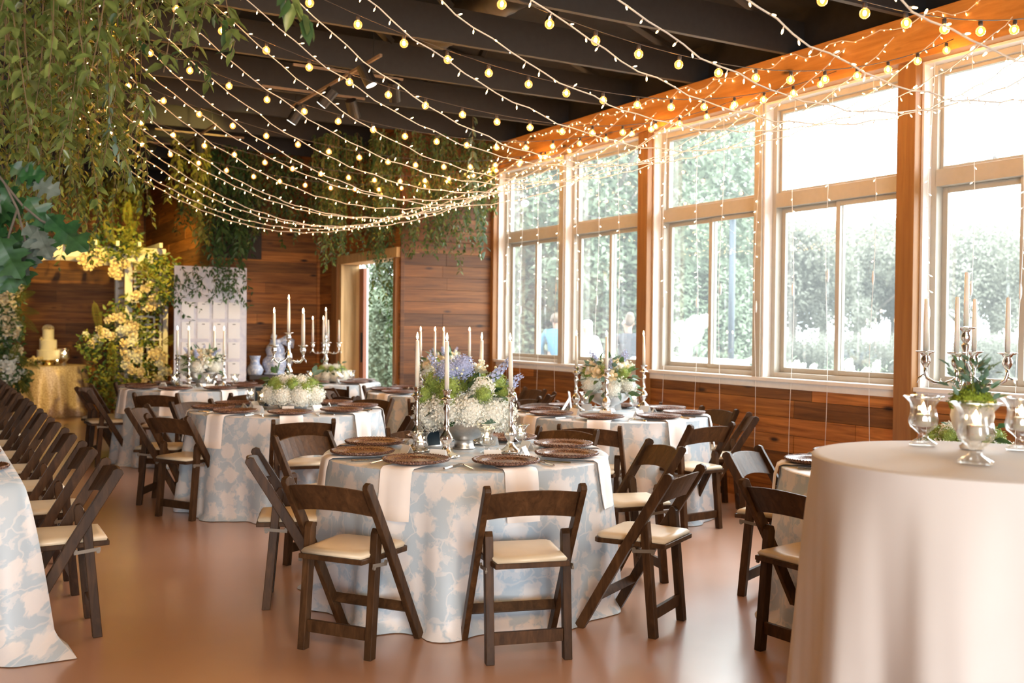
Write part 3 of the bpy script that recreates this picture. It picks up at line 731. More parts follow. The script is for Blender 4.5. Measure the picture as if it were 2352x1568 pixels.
ARM = MB().tube([(x, 0, z) for x, z in _ap], [0.010, 0.008, 0.0075, 0.0075, 0.0075, 0.008, 0.008], 8).tube([(0.165, 0, 0.40), (0.19, 0, 0.385), (0.20, 0, 0.36)], [0.006, 0.005, 0.002], 6).tube([(0.09, 0, 0.36), (0.105, 0, 0.375), (0.10, 0, 0.385)], [0.005, 0.004, 0.002], 6).mesh('candelabra_arm', True, 'silver')
def candelabra(x, y, z, rz, desc, s=1.0, unlit=()):
    t = thing('candelabra', 'five-branched silver candelabra standing on '+desc, 'candelabra', None, (x, y, z), rz); t.scale = (s, s, s)
    ob('stem', CSTEM, t)
    spots = [(0, 0, 0.54)]
    ob('cup', CUPM, t, T(0, 0, 0.535))
    for k in range(4):
        a = k*PI/2; arm = ob('arm', ARM, t, RZ(a)); ob('cup', CUPM, arm, T(0.165, 0, 0.43)); spots.append((0.165*math.cos(a), 0.165*math.sin(a), 0.43))
    for i, (px, py_, pz) in enumerate(spots):
        q = RZ(rz) @ Vector((px*s, py_*s, (pz+0.072)*s))
        c = thing('taper_candle', ('tall middle' if i == 0 else 'outer')+' ivory taper candle of the candelabra on '+desc, 'candle', None if i == 0 else 'outer candelabra candles on '+desc, (x+q.x, y+q.y, z+q.z))
        ob('wax', CANDLE[0.27], c)
        if i not in unlit: ob('flame', FLAME, c, T(0, 0, 0.272))
def fluted(k, amp): return lambda a, z: 1+amp*math.cos(k*a)
VOT_OUT = [(0.036, 0.0), (0.038, 0.006), (0.030, 0.012), (0.014, 0.022), (0.012, 0.034), (0.022, 0.044), (0.036, 0.056), (0.041, 0.072), (0.037, 0.090), (0.034, 0.108), (0.037, 0.124), (0.048, 0.138), (0.056, 0.144)]
VOT_IN = [(0.053, 0.145), (0.044, 0.137), (0.033, 0.123), (0.030, 0.108), (0.033, 0.090), (0.037, 0.072), (0.030, 0.058), (0.0005, 0.052)]
VOT = MB().lathe(VOT_OUT+VOT_IN, 40, flute=fluted(10, 0.055)).mesh('votive_glass', True, 'crystal')
VWAX = MB().lathe([(0.021, 0.0), (0.021, 0.032), (0.018, 0.036), (0.0005, 0.034)], 16).mesh('votive_wax', True, 'wax')
def votive(x, y, z, label, group, s=1.0):
    t = thing('votive_holder', label, 'candle holder', group, (x, y, z), rng.uniform(0, 1)); t.scale = (s, s, s)
    ob('glass', VOT, t); w = ob('votive_candle', VWAX, t, T(0, 0, 0.056)); ob('flame', FLAME, w, T(0, 0, 0.037) @ SC(1, 1, 0.8))
def table_sign(x, y, z, rz, label):
    t = thing('table_sign', label, 'sign', 'dark framed table number cards', (x, y, z), rz)
    Rm = Matrix.Rotation(R(-8), 3, 'X')
    MB().box((0, 0, 0.085), (0.115, 0.006, 0.165), Rm).build('card', 'navy_card', t)
    m_ = MB()
    for (cx_, cz_, sx_, sz_) in ((0, 0.003, 0.125, 0.008), (0, 0.167, 0.125, 0.008), (-0.06, 0.085, 0.008, 0.172), (0.06, 0.085, 0.008, 0.172)):
        m_.box(Rm @ Vector((cx_, 0, cz_-0.085))+Vector((0, 0, 0.085)), (sx_, 0.011, sz_), Rm)
    m_.build('frame', 'steel', t)
    MB().bar((0, 0.07, 0.0), (0, 0.0, 0.12), 0.02, 0.004, (1,0,0)).build('prop', 'steel', t)
# ------------------------------------------------------------------ flowers
def fib(n, i):
    z = 1-2*(i+0.5)/n; r = math.sqrt(1-z*z); a = i*2.399963; return Vector((r*math.cos(a), r*math.sin(a), z))
def frame_of(n):
    n = Vector(n).normalized(); x = n.orthogonal().normalized(); return x, n.cross(x), n
def hydrangea_mesh(name, mat, n=110, seed=0, pet=0.21):
    r_ = random.Random(seed); m_ = MB(); m_.sphere((0,0,0), 0.80, 12, 8)
    for i in range(n):
        d = fib(n, i); x, y, nn = frame_of(d); a0 = r_.uniform(0, PI); R0 = r_.uniform(0.80, 1.12); c = d*R0
        for k in range(4):
            a = a0+k*PI/2; u = x*math.cos(a)+y*math.sin(a); w = nn.cross(u); up = nn*r_.uniform(-0.10, 0.12)
            m_.add([c-nn*0.06, c+u*pet*0.55+w*pet*0.45+up*0.5, c+u*pet+up, c+u*pet*0.55-w*pet*0.45+up*0.5], [(0,1,2,3)])
    return m_.mesh(name, False, mat)
HYD_W = [hydrangea_mesh('hydrangea_white', 'petal_white', 230, s, 0.145) for s in (1, 2)]
HYD_G = [hydrangea_mesh('hydrangea_green', 'petal_palegreen', 240, s, 0.11) for s in (3, 4)]
HYD_B = [hydrangea_mesh('hydrangea_blue', 'petal_blue', 220, 5, 0.14)]
HYD_C = [hydrangea_mesh('hydrangea_cream', 'petal_cream', 120, 6)]
def rose_mesh(name, mat, seed=0):
    r_ = random.Random(seed); m_ = MB(); m_.sphere((0,0,0.05), 0.42, 10, 6, (1,1,1.1))
    for lay, (rr, n, tilt, h) in enumerate(((0.40, 3, 0.05, 0.62), (0.56, 4, 0.22, 0.62), (0.74, 5, 0.5, 0.55), (0.92, 6, 0.85, 0.42))):
        for k in range(n):
            a0 = 2*PI*(k+0.37*lay)/n+r_.uniform(-.15, .15); span = 2*PI/n*0.72
            o = len(m_.v)
            for iz in range(4):
                t = iz/3
                for ia in range(4):
                    a = a0+span*(ia/3-0.5)*(0.65+0.5*math.sin(PI*min(1, t*0.8+0.15)))
                    r = rr*(0.35+0.65*math.sin(min(1, t*1.1)*PI/2))+tilt*0.22*t*t; z = -0.45+h*1.5*t*(1-0.18*abs(ia/3-0.5)*t*2)
                    if t == 1: r += 0.05*tilt; z -= 0.10*tilt
                    m_.v.append((r*math.cos(a), r*math.sin(a), z))
            for iz in range(3):
                for ia in range(3): m_.f.append((o+iz*4+ia, o+iz*4+ia+1, o+(iz+1)*4+ia+1, o+(iz+1)*4+ia))
    return m_.mesh(name, True, mat)
ROSE_C = [rose_mesh('rose_cream', 'petal_cream', s) for s in (1, 2)]
ROSE_W = [rose_mesh('rose_white', 'petal_white', s) for s in (3,)]
def delph_mesh():
    r_ = random.Random(3); m_ = MB()
    m_.tube([(0,0,0), (0,0,1.0)], [0.02, 0.008], 5)
    for i in range(40):
        z = 0.30+0.68*i/40; a = i*2.4; rr = 0.10*(1-0.6*i/40); c = Vector((rr*math.cos(a), rr*math.sin(a), z)); n = Vector((math.cos(a), math.sin(a), 0.4)); x, y, nn = frame_of(n); ps = 0.075*(1-0.55*i/40)
        for k in range(5):
            b_ = k*2*PI/5; u = x*math.cos(b_)+y*math.sin(b_); w = nn.cross(u)
            m_.add([c, c+u*ps*0.6+w*ps*0.42+nn*0.02, c+u*ps+nn*0.03, c+u*ps*0.6-w*ps*0.42+nn*0.02], [(0,1,2,3)])
    return m_.mesh('delphinium', False, 'petal_blue')
DELPH = delph_mesh()
def berry_mesh():
    m_ = MB(); r_ = random.Random(4)
    for i in range(16):
        p = Vector((r_.uniform(-.5, .5), r_.uniform(-.5, .5), r_.uniform(0.5, 1.0))); m_.tube([(0,0,0), p*0.6+Vector((0,0,.1)), p], 0.02, 4); m_.sphere(p, 0.10, 7, 5)
    return m_.mesh('berry_sprig', True, 'berry')
BERRY = berry_mesh()
def leaf_geo(w=0.42, fold=0.12, curl=0.15):
    # unit leaf along +x, base at 0
    v = [(0,0,0), (0.32, w*0.5, fold*0.6), (0.70, w*0.36, fold*0.3-curl*0.4), (1, 0, -curl), (0.70, -w*0.36, fold*0.3-curl*0.4), (0.32, -w*0.5, fold*0.6), (0.34, 0, -0.02), (0.7, 0, -curl*0.5-0.02)]
    f = [(0,6,1), (1,6,7,2), (2,7,3), (0,5,6), (5,4,7,6), (4,3,7)]
    return v, f
LV, LF = leaf_geo()
LEAFM = {}
def leaf_mesh(mat):
    if mat not in LEAFM: LEAFM[mat] = MB().add(LV, LF).mesh('leaf_'+mat, True, mat)
    return LEAFM[mat]
def basis(d, n, s):
    d = Vector(d).normalized(); n = Vector(n); y = n.cross(d)
    y = y.normalized() if y.length > 1e-4 else d.orthogonal().normalized()
    z = d.cross(y); M = Matrix((d*s, y*s, z*s)).transposed().to_4x4(); return M
def put(me, name, parent, p, n, s, spin=None):
    x, y, z = frame_of(n); a = rng.uniform(0, 6.28) if spin is None else spin
    x2 = x*math.cos(a)+y*math.sin(a); y2 = z.cross(x2)
    M = Matrix((x2*s, y2*s, z*s)).transposed().to_4x4(); M.translation = p
    return ob(name, me, parent, M)
BOWL = MB().lathe([(0.055, 0), (0.058, 0.006), (0.050, 0.012), (0.046, 0.04), (0.05, 0.045), (0.09, 0.062), (0.13, 0.085), (0.155, 0.115), (0.165, 0.14), (0.168, 0.143), (0.158, 0.142), (0.12, 0.10), (0.0005, 0.09)], 40).mesh('pedestal_bowl', True, 'pewter')
def arrangement(x, y, z, label, kind, s=1.0, seed=0, leaves=26):
    r_ = random.Random(seed)
    t = thing('flower_arrangement', label, 'flowers', None, (x, y, z)); t.scale = (s, s, s)
    if kind == 'low':
        MB().lathe([(0.10, 0), (0.115, 0.03), (0.12, 0.06)], 24).build('dish', 'pewter', t, True); z0 = 0.085
    else:
        ob('bowl', BOWL, t); z0 = 0.13
    def pl(me, nm, az, el, rad, sc, zc=0.10):
        d = Vector((math.cos(az)*math.cos(el), math.sin(az)*math.cos(el), math.sin(el)))
        p = Vector((0, 0, z0+zc))+Vector((d.x*rad, d.y*rad, d.z*rad*0.85)); return put(me, nm, t, p, d, sc)
    if kind == 'tall':
        for k in range(9): pl(HYD_W[k % 2], 'hydrangea', k*2*PI/9+0.2, R(r_.uniform(-8, 8)), 0.175, r_.uniform(0.075, 0.09), 0.06)
        for k in range(6): pl(HYD_W[k % 2] if k in (1, 4) else HYD_G[k % 2], 'hydrangea', k*PI/3+0.6, R(r_.uniform(28, 42)), 0.19, r_.uniform(0.055, 0.07), 0.10)
        for k in range(7): pl(HYD_G[k % 2], 'hydrangea', k*0.9+2.0, R(r_.uniform(8, 30)), 0.215, 0.045, 0.10)
        for k in range(2): pl(HYD_B[0], 'hydrangea', 3.6+k*0.5, R(52+k*14), 0.235, 0.058, 0.10)
        for k in range(5): pl(ROSE_C[k % 2], 'rose', k*1.3+0.3, R(r_.uniform(45, 75)), 0.22, 0.042, 0.10)
        for k in range(6): pl(BERRY, 'berry_sprig', k*1.05+0.9, R(r_.uniform(20, 70)), 0.19, 0.07, 0.10)
        for az_, el_ in ((5.6, 48), (5.9, 30), (6.2, 22), (2.3, 55), (0.9, 40)): pl(DELPH, 'delphinium', az_, R(el_), 0.14, r_.uniform(0.17, 0.22), 0.08)
    elif kind == 'rose':
        for k in range(5): pl(HYD_W[k % 2], 'hydrangea', k*2*PI/5+0.5, R(r_.uniform(-5, 12)), 0.145, r_.uniform(0.055, 0.065), 0.05)
        for k in range(18): pl((ROSE_C+ROSE_W)[k % 3], 'rose', k*2.4, R(r_.uniform(-2, 70)), 0.19, r_.uniform(0.036, 0.05), 0.08)
        for k in range(6): pl(HYD_G[k % 2], 'hydrangea', k*1.1+0.5, R(r_.uniform(10, 40)), 0.17, 0.042, 0.08)
        for k in range(6): pl(DELPH, 'delphinium', k*1.05, R(r_.uniform(30, 65)), 0.13, r_.uniform(0.13, 0.18), 0.06)
        for k in range(6): pl(BERRY, 'berry_sprig', k*1.05+0.4, R(r_.uniform(5, 55)), 0.17, 0.06, 0.08)
    elif kind == 'low':
        for k in range(8): pl(HYD_W[k % 2], 'hydrangea', k*2*PI/8, R(8), 0.16, 0.075, 0.0)
        for k in range(5): pl(HYD_W[k % 2], 'hydrangea', k*2*PI/5+.3, R(52), 0.13, 0.072, 0.0)
        for k in range(11): pl(HYD_G[k % 2], 'hydrangea', k*2*PI/11+0.35, R(26+14*(k % 2)), 0.18, 0.05, 0.0)
    lm = leaf_mesh('leaf_deep'); le = leaf_mesh('leaf_eucalyptus')
    for k in range(leaves):
        az = r_.uniform(0, 2*PI); el = R(r_.uniform(-25, 70)) if kind != 'low' else R(r_.uniform(-5, 40))
        d = Vector((math.cos(az)*math.cos(el), math.sin(az)*math.cos(el), math.sin(el)))
        rad = 0.17; p = Vector((0, 0, z0+0.07))+d*rad
        M = basis(d+Vector((r_.uniform(-.6, .6), r_.uniform(-.6, .6), r_.uniform(-.5, .3))), d+Vector((0,0,.5)), r_.uniform(0.06, 0.105)); M.translation = p
        ob('leaf', lm if k % 3 else le, t, M)
    return t

# ------------------------------------------------------------------ guest tables
TAB = {
 1: (2.57, 4.93, 0.77, 'the table with the tall flower bowl'),
 2: (2.55, 8.05, 0.76, 'the candelabra table in mid-room'),
 3: (4.76, 6.65, 0.77, 'the window-wall table with cream roses'),
 4: (2.52, 11.18, 0.76, 'the table before the seating chart'),
 5: (4.66, 9.52, 0.76, 'the table near the corner post'),
 6: (4.20, 11.55, 0.58, 'the small table beside the doorway'),
 7: (4.35, 3.30, 0.76, 'the table behind the white high-top'),
}
CHAIRS = {
 1: [(-146, 1.03), (-104, 1.03), (-63.4, 1.03), (-9, 0.97), (34, 1.14), (77, 0.98), (115, 1.05), (162, 0.88)],
 2: [(148, 0.97), (114, 0.98), (78, 1.0), (38, 1.12), (-8, 1.0), (-52, 0.96), (-101, 0.82)],
 3: [(-132, 0.92), (-86, 0.86), (-37, 0.86), (-2, 0.86), (42, 0.95), (87, 0.95), (132, 0.95), (177, 0.95)],
 4: [(-121, 0.86), (-76, 0.95), (-30, 0.95), (34, 0.86), (75, 0.95), (112, 0.95), (154, 0.9), (186, 0.86)],
 5: [(-120, 0.95), (-75, 0.95), (-40, 0.9), (2, 0.9), (48, 0.95), (98, 0.98), (145, 0.95), (-170, 0.9)],
 6: [(-112, 0.74), (-165, 0.74), (150, 0.74), (105, 0.74), (62, 0.68)],
}
BACKS = ('the windows', 'the far wall', 'the aisle', 'the open floor')
for k, (x, y, R0, desc) in TAB.items():
    round_table(x, y, R0, 'round folding table under the cloth of '+desc)
    o = cloth_round('tablecloth', x, y, R0, TOPZ+0.003, 'cloth_floral', seed=k, nf=13+k % 3)
    tag(o, 'pale blue floral tablecloth to the floor on '+desc, 'tablecloth', 'blue floral tablecloths')
    for a, r in CHAIRS.get(k, []):
        A = R(a); bk = BACKS[int(((a+45) % 360)//90)]
        chair(x+r*math.cos(A), y+r*math.sin(A), a+180+rng.uniform(-4, 4), 'dark folding chair at '+desc+', back to '+bk, 'chairs at '+desc+' with their backs to '+bk)
chair(1.77, 7.88, 31, 'dark wooden folding chair turned askew at '+TAB[2][3], None)
chair(4.085, 4.06, -67, 'gleaming dark folding chair at '+TAB[7][3]+', back to the far wall', None)
chair(3.46, 3.24, 4, 'dark folding chair at '+TAB[7][3]+', back to the aisle', None)
Z = TOPZ+0.004
ang8 = lambda a0: [a0+45*k for k in range(8)]
PS = {1: ang8(-143), 2: ang8(-150), 3: ang8(-132), 4: ang8(-121), 5: ang8(-120), 6: [-140, -68, 4, 76, 148], 7: ang8(-178)}
for k, (x, y, R0, desc) in TAB.items(): place_settings(x, y, R0, PS[k], desc, Z, cutlery=k in (1, 2, 3, 7))
def tl(k): return TAB[k][3]
# table 1
arrangement(2.63, 5.08, Z, 'tall bowl of white and green hydrangeas with blue delphinium', 'tall', 1.12, 1, 52)
for p in ((957, 1036), (1025, 1050), (1172, 1038)):
    q = at_z(*p, Z); candlestick(q.x, q.y, Z, 'silver candlestick around the tall flower bowl', 'candlesticks around the tall flower bowl', 1.02)
candlestick(2.82, 5.24, Z, 'silver candlestick around the tall flower bowl', 'candlesticks around the tall flower bowl', 1.02)
q = at_z(955, 1046, Z); votive(q.x-0.02, q.y-0.10, Z, 'fluted crystal votive with lit candle on '+tl(1), 'votives on '+tl(1), 0.95)
q = at_z(1118, 1040, Z); votive(q.x, q.y, Z, 'fluted crystal votive with lit candle on '+tl(1), 'votives on '+tl(1), 0.9)
votive(2.95, 5.0, Z, 'fluted crystal votive with lit candle on '+tl(1), 'votives on '+tl(1), 0.9)
table_sign(2.50, 5.24, Z, R(10), 'dark table number card in a silver frame behind the tall flower bowl')
# table 2
arrangement(2.62, 8.10, Z, 'low mound of white hydrangeas and green viburnum at the foot of the candelabra', 'low', 1.12, 2, 16)
candelabra(2.66, 8.36, Z, R(28), tl(2), 1.02)
for p in ((560, 930), (590, 938), (722, 930)):
    q = at_z(*p, Z); q = q.lerp(Vector((2.55, 8.05, Z)), 0.18); votive(q.x, q.y, Z, 'fluted crystal votive with lit candle on '+tl(2), 'votives on '+tl(2), 1.0)
table_sign(2.43, 8.34, Z, R(-30), 'dark table number card in a silver frame behind the low hydrangeas')
# table 3
arrangement(4.84, 6.80, Z, 'bowl of cream roses, baby blue delphinium and white blooms before the window', 'rose', 1.15, 3, 64)
for p in ((1312, 930), (1388, 948), (1478, 936)):
    q = at_z(*p, Z)
    if p[0] == 1312: q = Vector((4.64, 6.97, Z))
    if p[0] == 1388: q = Vector((4.61, 6.50, Z))
    candlestick(q.x, q.y, Z, 'silver candlestick around the cream rose bowl before the window', 'candlesticks around the cream rose bowl', 1.05)
for p in ((1330, 938), (1440, 940)):
    q = at_z(*p, Z); votive(q.x, q.y-0.1, Z, 'fluted crystal votive with lit candle on '+tl(3), 'votives on '+tl(3), 1.0)
table_sign(4.51, 6.86, Z, R(60), 'dark table number card in a silver frame behind the cream roses')
# table 4
arrangement(2.62, 11.3, Z, 'bowl of white, green and lavender blooms in front of the seating chart', 'rose', 1.1, 4, 44)
for dx, dy in ((-0.24, 0.08), (-0.16, -0.12), (0.15, 0.05), (0.22, -0.08)): candlestick(2.62+dx, 11.28+dy, Z, 'silver candlestick around the bowl before the seating chart', 'candlesticks before the seating chart', 1.0, hc=0.27)
for dx, dy in ((-0.3, -0.05), (0.0, -0.28), (0.3, -0.2)): votive(2.62+dx, 11.25+dy, Z, 'fluted crystal votive with lit candle on '+tl(4), 'votives on '+tl(4), 1.0)
# table 5
arrangement(4.72, 9.6, Z, 'bowl of white and pale blue blooms near the corner post', 'rose', 1.12, 5, 44)
for dx, dy in ((-0.20, 0.14), (-0.17, -0.14), (0.10, 0.2), (0.28, -0.05)): candlestick(4.72+dx, 9.6+dy, Z, 'silver candlestick around the bowl near the corner post', 'candlesticks near the corner post', 1.05, hc=0.27)
# table 6
arrangement(4.20, 11.55, Z, 'low cream hydrangea mound beside the doorway', 'low', 0.9, 6, 14)
candelabra(4.18, 11.70, Z, R(60), tl(6), 0.95, unlit=(1, 4))
for dx, dy in ((-0.24, 0.05), (0.02, -0.24), (0.24, -0.02)): votive(4.20+dx, 11.55+dy, Z, 'fluted crystal votive with lit candle on '+tl(6), 'votives on '+tl(6), 1.0)
# table 7
candelabra(4.52, 3.28, Z, R(24), tl(7), 1.16, unlit=(0, 1, 3, 4))
arrangement(4.42, 3.20, Z, 'low white hydrangeas behind the high-top urn', 'low', 0.95, 7, 10)

# ------------------------------------------------------------------ long head table with its row of chairs
hx0, hx1, hy0, hy1 = -0.42, 0.37, 4.92, 13.7
hd = 'the long aisle table'
t = thing('long_table', 'long banquet table under a blue floral cloth along the aisle', 'table', None, (0, 0, 0))
MB().box(((hx0+hx1)/2, (hy0+hy1)/2, TOPZ-0.02), (hx1-hx0-0.02, hy1-hy0-0.02, 0.03)).build('tabletop', 'pine_door', t)
for yy in (5.3, 9.3, 13.2):
    for xx in (-0.3, 0.25): MB().tube([(xx, yy, 0), (xx, yy, TOPZ-0.03)], 0.016, 8).build('leg', 'black_metal', t)
m_ = MB(); uv = []
per = []
def addseg(a, e, n):
    for i in range(n): f_ = i/n; per.append((a[0]+(e[0]-a[0])*f_, a[1]+(e[1]-a[1])*f_))
addseg((hx0, hy0), (hx1, hy0), 40); addseg((hx1, hy0), (hx1, hy1), 300); addseg((hx1, hy1), (hx0, hy1), 40); addseg((hx0, hy1), (hx0, hy0), 120)
npz = len(per); cxm, cym = (hx0+hx1)/2, (hy0+hy1)/2
acc = 0; arc = []
for i, p in enumerate(per):
    q = per[i-1]; acc += math.hypot(p[0]-q[0], p[1]-q[1]) if i else 0; arc.append(acc)
for i in range(21):
    t_ = i/20; z = (TOPZ+0.004)*(1-t_)+0.004*t_
    for j, p in enumerate(per):
        nx = 0; ny = 0
        if abs(p[0]-hx1) < 1e-6: nx = 1
        if abs(p[0]-hx0) < 1e-6: nx = -1
        if abs(p[1]-hy0) < 1e-6: ny = -1
        if abs(p[1]-hy1) < 1e-6: ny = 1
        dc = min(math.hypot(p[0]-a_, p[1]-c_) for a_, c_ in ((hx1, hy0), (hx0, hy0), (hx1, hy1), (hx0, hy1)))
        g = t_**0.7
        off = g*(0.055+0.05*math.sin(arc[j]*19+1.5*math.sin(arc[j]*4)))+g*0.05*math.exp(-(dc/0.16)**2)
        if t_ > 0.85: off += 0.05*((t_-0.85)/0.15)**1.5*(0.6+math.sin(arc[j]*9))
        m_.v.append((p[0]+nx*off, p[1]+ny*off, z))
        u_ = 0.0 if j == 0 else uv[-1][0]+math.hypot(m_.v[-1][0]-m_.v[-2][0], m_.v[-1][1]-m_.v[-2][1]); uv.append((u_, z))
for i in range(20):
    for j in range(npz): j2 = (j+1) % npz; m_.f.append((i*npz+j, (i+1)*npz+j, (i+1)*npz+j2, i*npz+j2))
m_.f.append(tuple(range(npz))); m_.uv = uv
tag(m_.build('tablecloth', 'cloth_floral', None, True), 'pale blue floral cloth puddling on the floor under '+hd, 'tablecloth')
ORD = ['first', 'second', 'third', 'fourth', 'fifth', 'sixth', 'seventh', 'eighth', 'ninth', 'tenth', 'eleventh', 'twelfth', 'thirteenth', 'fourteenth', 'fifteenth', 'sixteenth', 'seventeenth', 'eighteenth', 'nineteenth', 'twentieth', 'twenty-first', 'twenty-second']
for k in range(11):
    chair(0.53, 5.19+0.825*k, 180+rng.uniform(-2, 2), 'dark folding chair along '+hd+', '+ORD[10-k]+' from the cake end', 'folding chairs along '+hd)
    yk = 5.25+0.6*k
    c = thing('charger_plate', 'round woven rattan charger on '+hd, 'charger', 'chargers on '+hd, (hx1-0.19, yk, Z+0.002)); ob('weave', CHARGER, c); ob('rim_braid', BRAID, c)
    tag(ob('fork', FORK, None, T(hx1-0.2, yk+0.21, Z+0.001) @ RZ(PI/2)), 'silver dinner fork laid beside a charger on '+hd, 'fork', 'forks on '+hd)
    tag(ob('knife', KNIFE, None, T(hx1-0.2, yk-0.21, Z+0.001) @ RZ(PI/2)), 'silver table knife laid beside a charger on '+hd, 'knife', 'knives on '+hd)

# ------------------------------------------------------------------ white high-top in the foreground
cq = at_z(2252, 1052, 1.07); CX, CY, CR, CZ = cq.x, cq.y, 0.485, 1.07
t = thing('high_top_table', 'tall round cocktail table under a plain white cloth', 'table', None, (CX, CY, 0))
MB().lathe([(CR-0.02, CZ-0.03), (CR-0.012, CZ-0.01), (CR-0.02, CZ-0.004)], 40).build('tabletop', 'pine_door', t)
MB().lathe([(0.26, 0), (0.25, 0.02), (0.04, 0.04), (0.038, CZ-0.03)], 24).build('pedestal', 'black_metal', t, True)
o = cloth_round('tablecloth', CX, CY, CR, CZ, 'linen_white', nf=7, amp=0.06, flare=0.05, seed=23, puddle=0.03)
tag(o, 'plain white floor-length cloth on the tall cocktail table', 'tablecloth')
cz = CZ+0.004
for p, s, lab in (((2120, 1022), 1.12, 'crystal votive left of the mossy urn on the white high-top'), ((2240, 1064), 1.2, 'crystal votive in front of the mossy urn on the white high-top'), ((2345, 1034), 1.15, 'crystal votive right of the mossy urn on the white high-top')):
    q = at_z(*p, cz); votive(q.x, q.y, cz, lab.replace(' left of', ' beside').replace(' right of', ' beside') if 'front' not in lab else lab, 'votives beside the mossy urn' if 'front' not in lab else None, s)
q = at_z(2232, 1030, cz)
u = thing('flower_urn', 'cream stone urn with moss and grey-green sprigs on the white high-top', 'urn', None, (q.x, q.y, cz))
MB().lathe([(0.036, 0), (0.038, 0.008), (0.030, 0.014), (0.026, 0.022), (0.040, 0.040), (0.058, 0.070), (0.066, 0.105), (0.062, 0.130), (0.064, 0.138), (0.056, 0.138), (0.0005, 0.125)], 32).build('pot', 'stone_pot', u, True)
HM = hydrangea_mesh('moss_tuft', 'moss', 160, 9, 0.12)
for k in range(9):
    a = k*2*PI/9; ob('moss_tuft', HM, u, T(0.036*math.cos(a), 0.036*math.sin(a), 0.15) @ SC(0.036))
ob('moss_tuft', HM, u, T(0, 0, 0.165) @ SC(0.045))
le = leaf_mesh('leaf_eucalyptus')
for k in range(90):
    az = rng.uniform(0, 6.28); h = rng.uniform(0.17, 0.30); rr = rng.uniform(0.0, 0.075)*(0.6+h)
    M = basis((math.cos(az), math.sin(az), rng.uniform(0.2, 1.6)), (rng.uniform(-1, 1), rng.uniform(-1, 1), 1), rng.uniform(0.028, 0.05)); M.translation = (rr*math.cos(az)*1.2, rr*math.sin(az)*1.2, h-0.02)
    ob('leaf', le if k % 4 else leaf_mesh('leaf_deep'), u, M)
for k in range(5):
    a = k*1.25; MB().tube([(0.02*math.cos(a), 0.02*math.sin(a), 0.15), (0.05*math.cos(a), 0.05*math.sin(a), 0.27)], 0.002, 5).build('stem', 'stem_green', u)
# ------------------------------------------------------------------ globe string lights and fairy lights
GLOBE = MB().sphere((0, 0, -0.052), 0.0235, 14, 9).mesh('globe_bulb', True, 'bulb_glass')
FILA = MB().sphere((0, 0, -0.050), 0.0085, 8, 6, (1, 1, 1.5)).mesh('globe_filament', True, 'filament')
SOCK = MB().lathe([(0.006, -0.004), (0.010, -0.006), (0.0105, -0.026), (0.008, -0.031)][::-1], 10).mesh('globe_socket', True, 'wire_dark')
def globe_string(y, x0, x1, xm, zm, z1, z0=None, nth='first'):
    t = thing('globe_string_light', 'dark cord of glowing globe bulbs across the ceiling, '+nth+' from the corner plank wall', 'string light', 'globe string lights', (0, y, 0))
    def z(x):
        k0 = (z1-zm)/(x1-xm)**2; k1 = ((z0 or z1)-zm)/(x0-xm)**2
        return zm+(k0 if x > xm else k1)*(x-xm)**2
    xs = [x0+(x1-x0)*i/40 for i in range(41)]
    MB().tube([(x, 0, z(x)) for x in xs], 0.0028, 5).build('cord', 'wire_dark', t)
    x = x0+rng.uniform(0.05, 0.25)
    while x < x1-0.03:
        M = T(x, 0, z(x)) @ Matrix.Rotation(rng.uniform(-.12, .12), 4, 'Y')
        g = ob('bulb', GLOBE, t, M @ SC(1.08)); ob('filament', FILA, g); ob('socket', SOCK, g)
        x += 0.285
for i, (y, xa) in enumerate(((3.35, 1.1), (4.5, 1.0), (5.52, 0.95), (6.55, 0.9), (7.65, 0.9), (8.75, 0.9), (9.75, 0.9), (10.75, 0.95))):
    globe_string(y, xa, 6.02, 4.0+rng.uniform(-.1, .1), 3.0+rng.uniform(-.03, .03), 3.42, 3.62, ORD[7-i])
# fairy lights
def led_geo():
    m_ = MB(); m_.tube([(0,0,0), (0,0,-0.016)], [0.0022, 0.003], 5); return m_
_tipv = MB().lathe([(0.0002, -0.034), (0.0026, -0.030), (0.0035, -0.022), (0.0030, -0.016)], 6)
_stub = led_geo()
def cloud(geo, mats):
    """join many transformed copies of a small mesh: mats = list of 4x4"""
    v0 = np.array(geo.v); A = np.array([[list(r) for r in M] for M in mats]); n = len(v0)
    v = np.einsum('kij,nj->kni', A[:, :3, :3], v0)+A[:, None, :3, 3]
    out = MB(); out.v = [tuple(p) for p in v.reshape(-1, 3)]
    fs = geo.f; out.f = [tuple(i+k*n for i in f) for k in range(len(mats)) for f in fs]
    return out
def fairy(name, label, group, pts, step, cordmat='wire_cream', tip='led_tip', rad=0.0035, stop=None):
    t = thing(name, label, 'fairy lights', group, (0, 0, 0))
    pts = [Vector(p) for p in pts]
    MB().tube(pts, rad, 5).build('cord', cordmat, t)
    mats = []; acc = rng.uniform(0, step); d = 0
    for i in range(len(pts)-1):
        a, e = pts[i], pts[i+1]; ln = (e-a).length
        while acc <= d+ln:
            p = a.lerp(e, (acc-d)/ln)
            if stop is None or p.z > stop:
                ax = (e-a).normalized(); q = ax.orthogonal(); q = Quaternion(ax, rng.uniform(0, 6.28)) @ q
                q = (q+Vector((0, 0, -0.9))).normalized()
                M = (-q).to_track_quat('Z', 'Y').to_matrix().to_4x4(); M.translation = p; mats.append(M)
            acc += step*rng.uniform(0.85, 1.15)
        d += ln
    if mats:
        tag(cloud(_stub, mats).build('stubs', cordmat, t), kind='stuff'); tag(cloud(_tipv, mats).build('bulbs', tip, t), kind='stuff')
    return t
yf = 2.25; k = 0
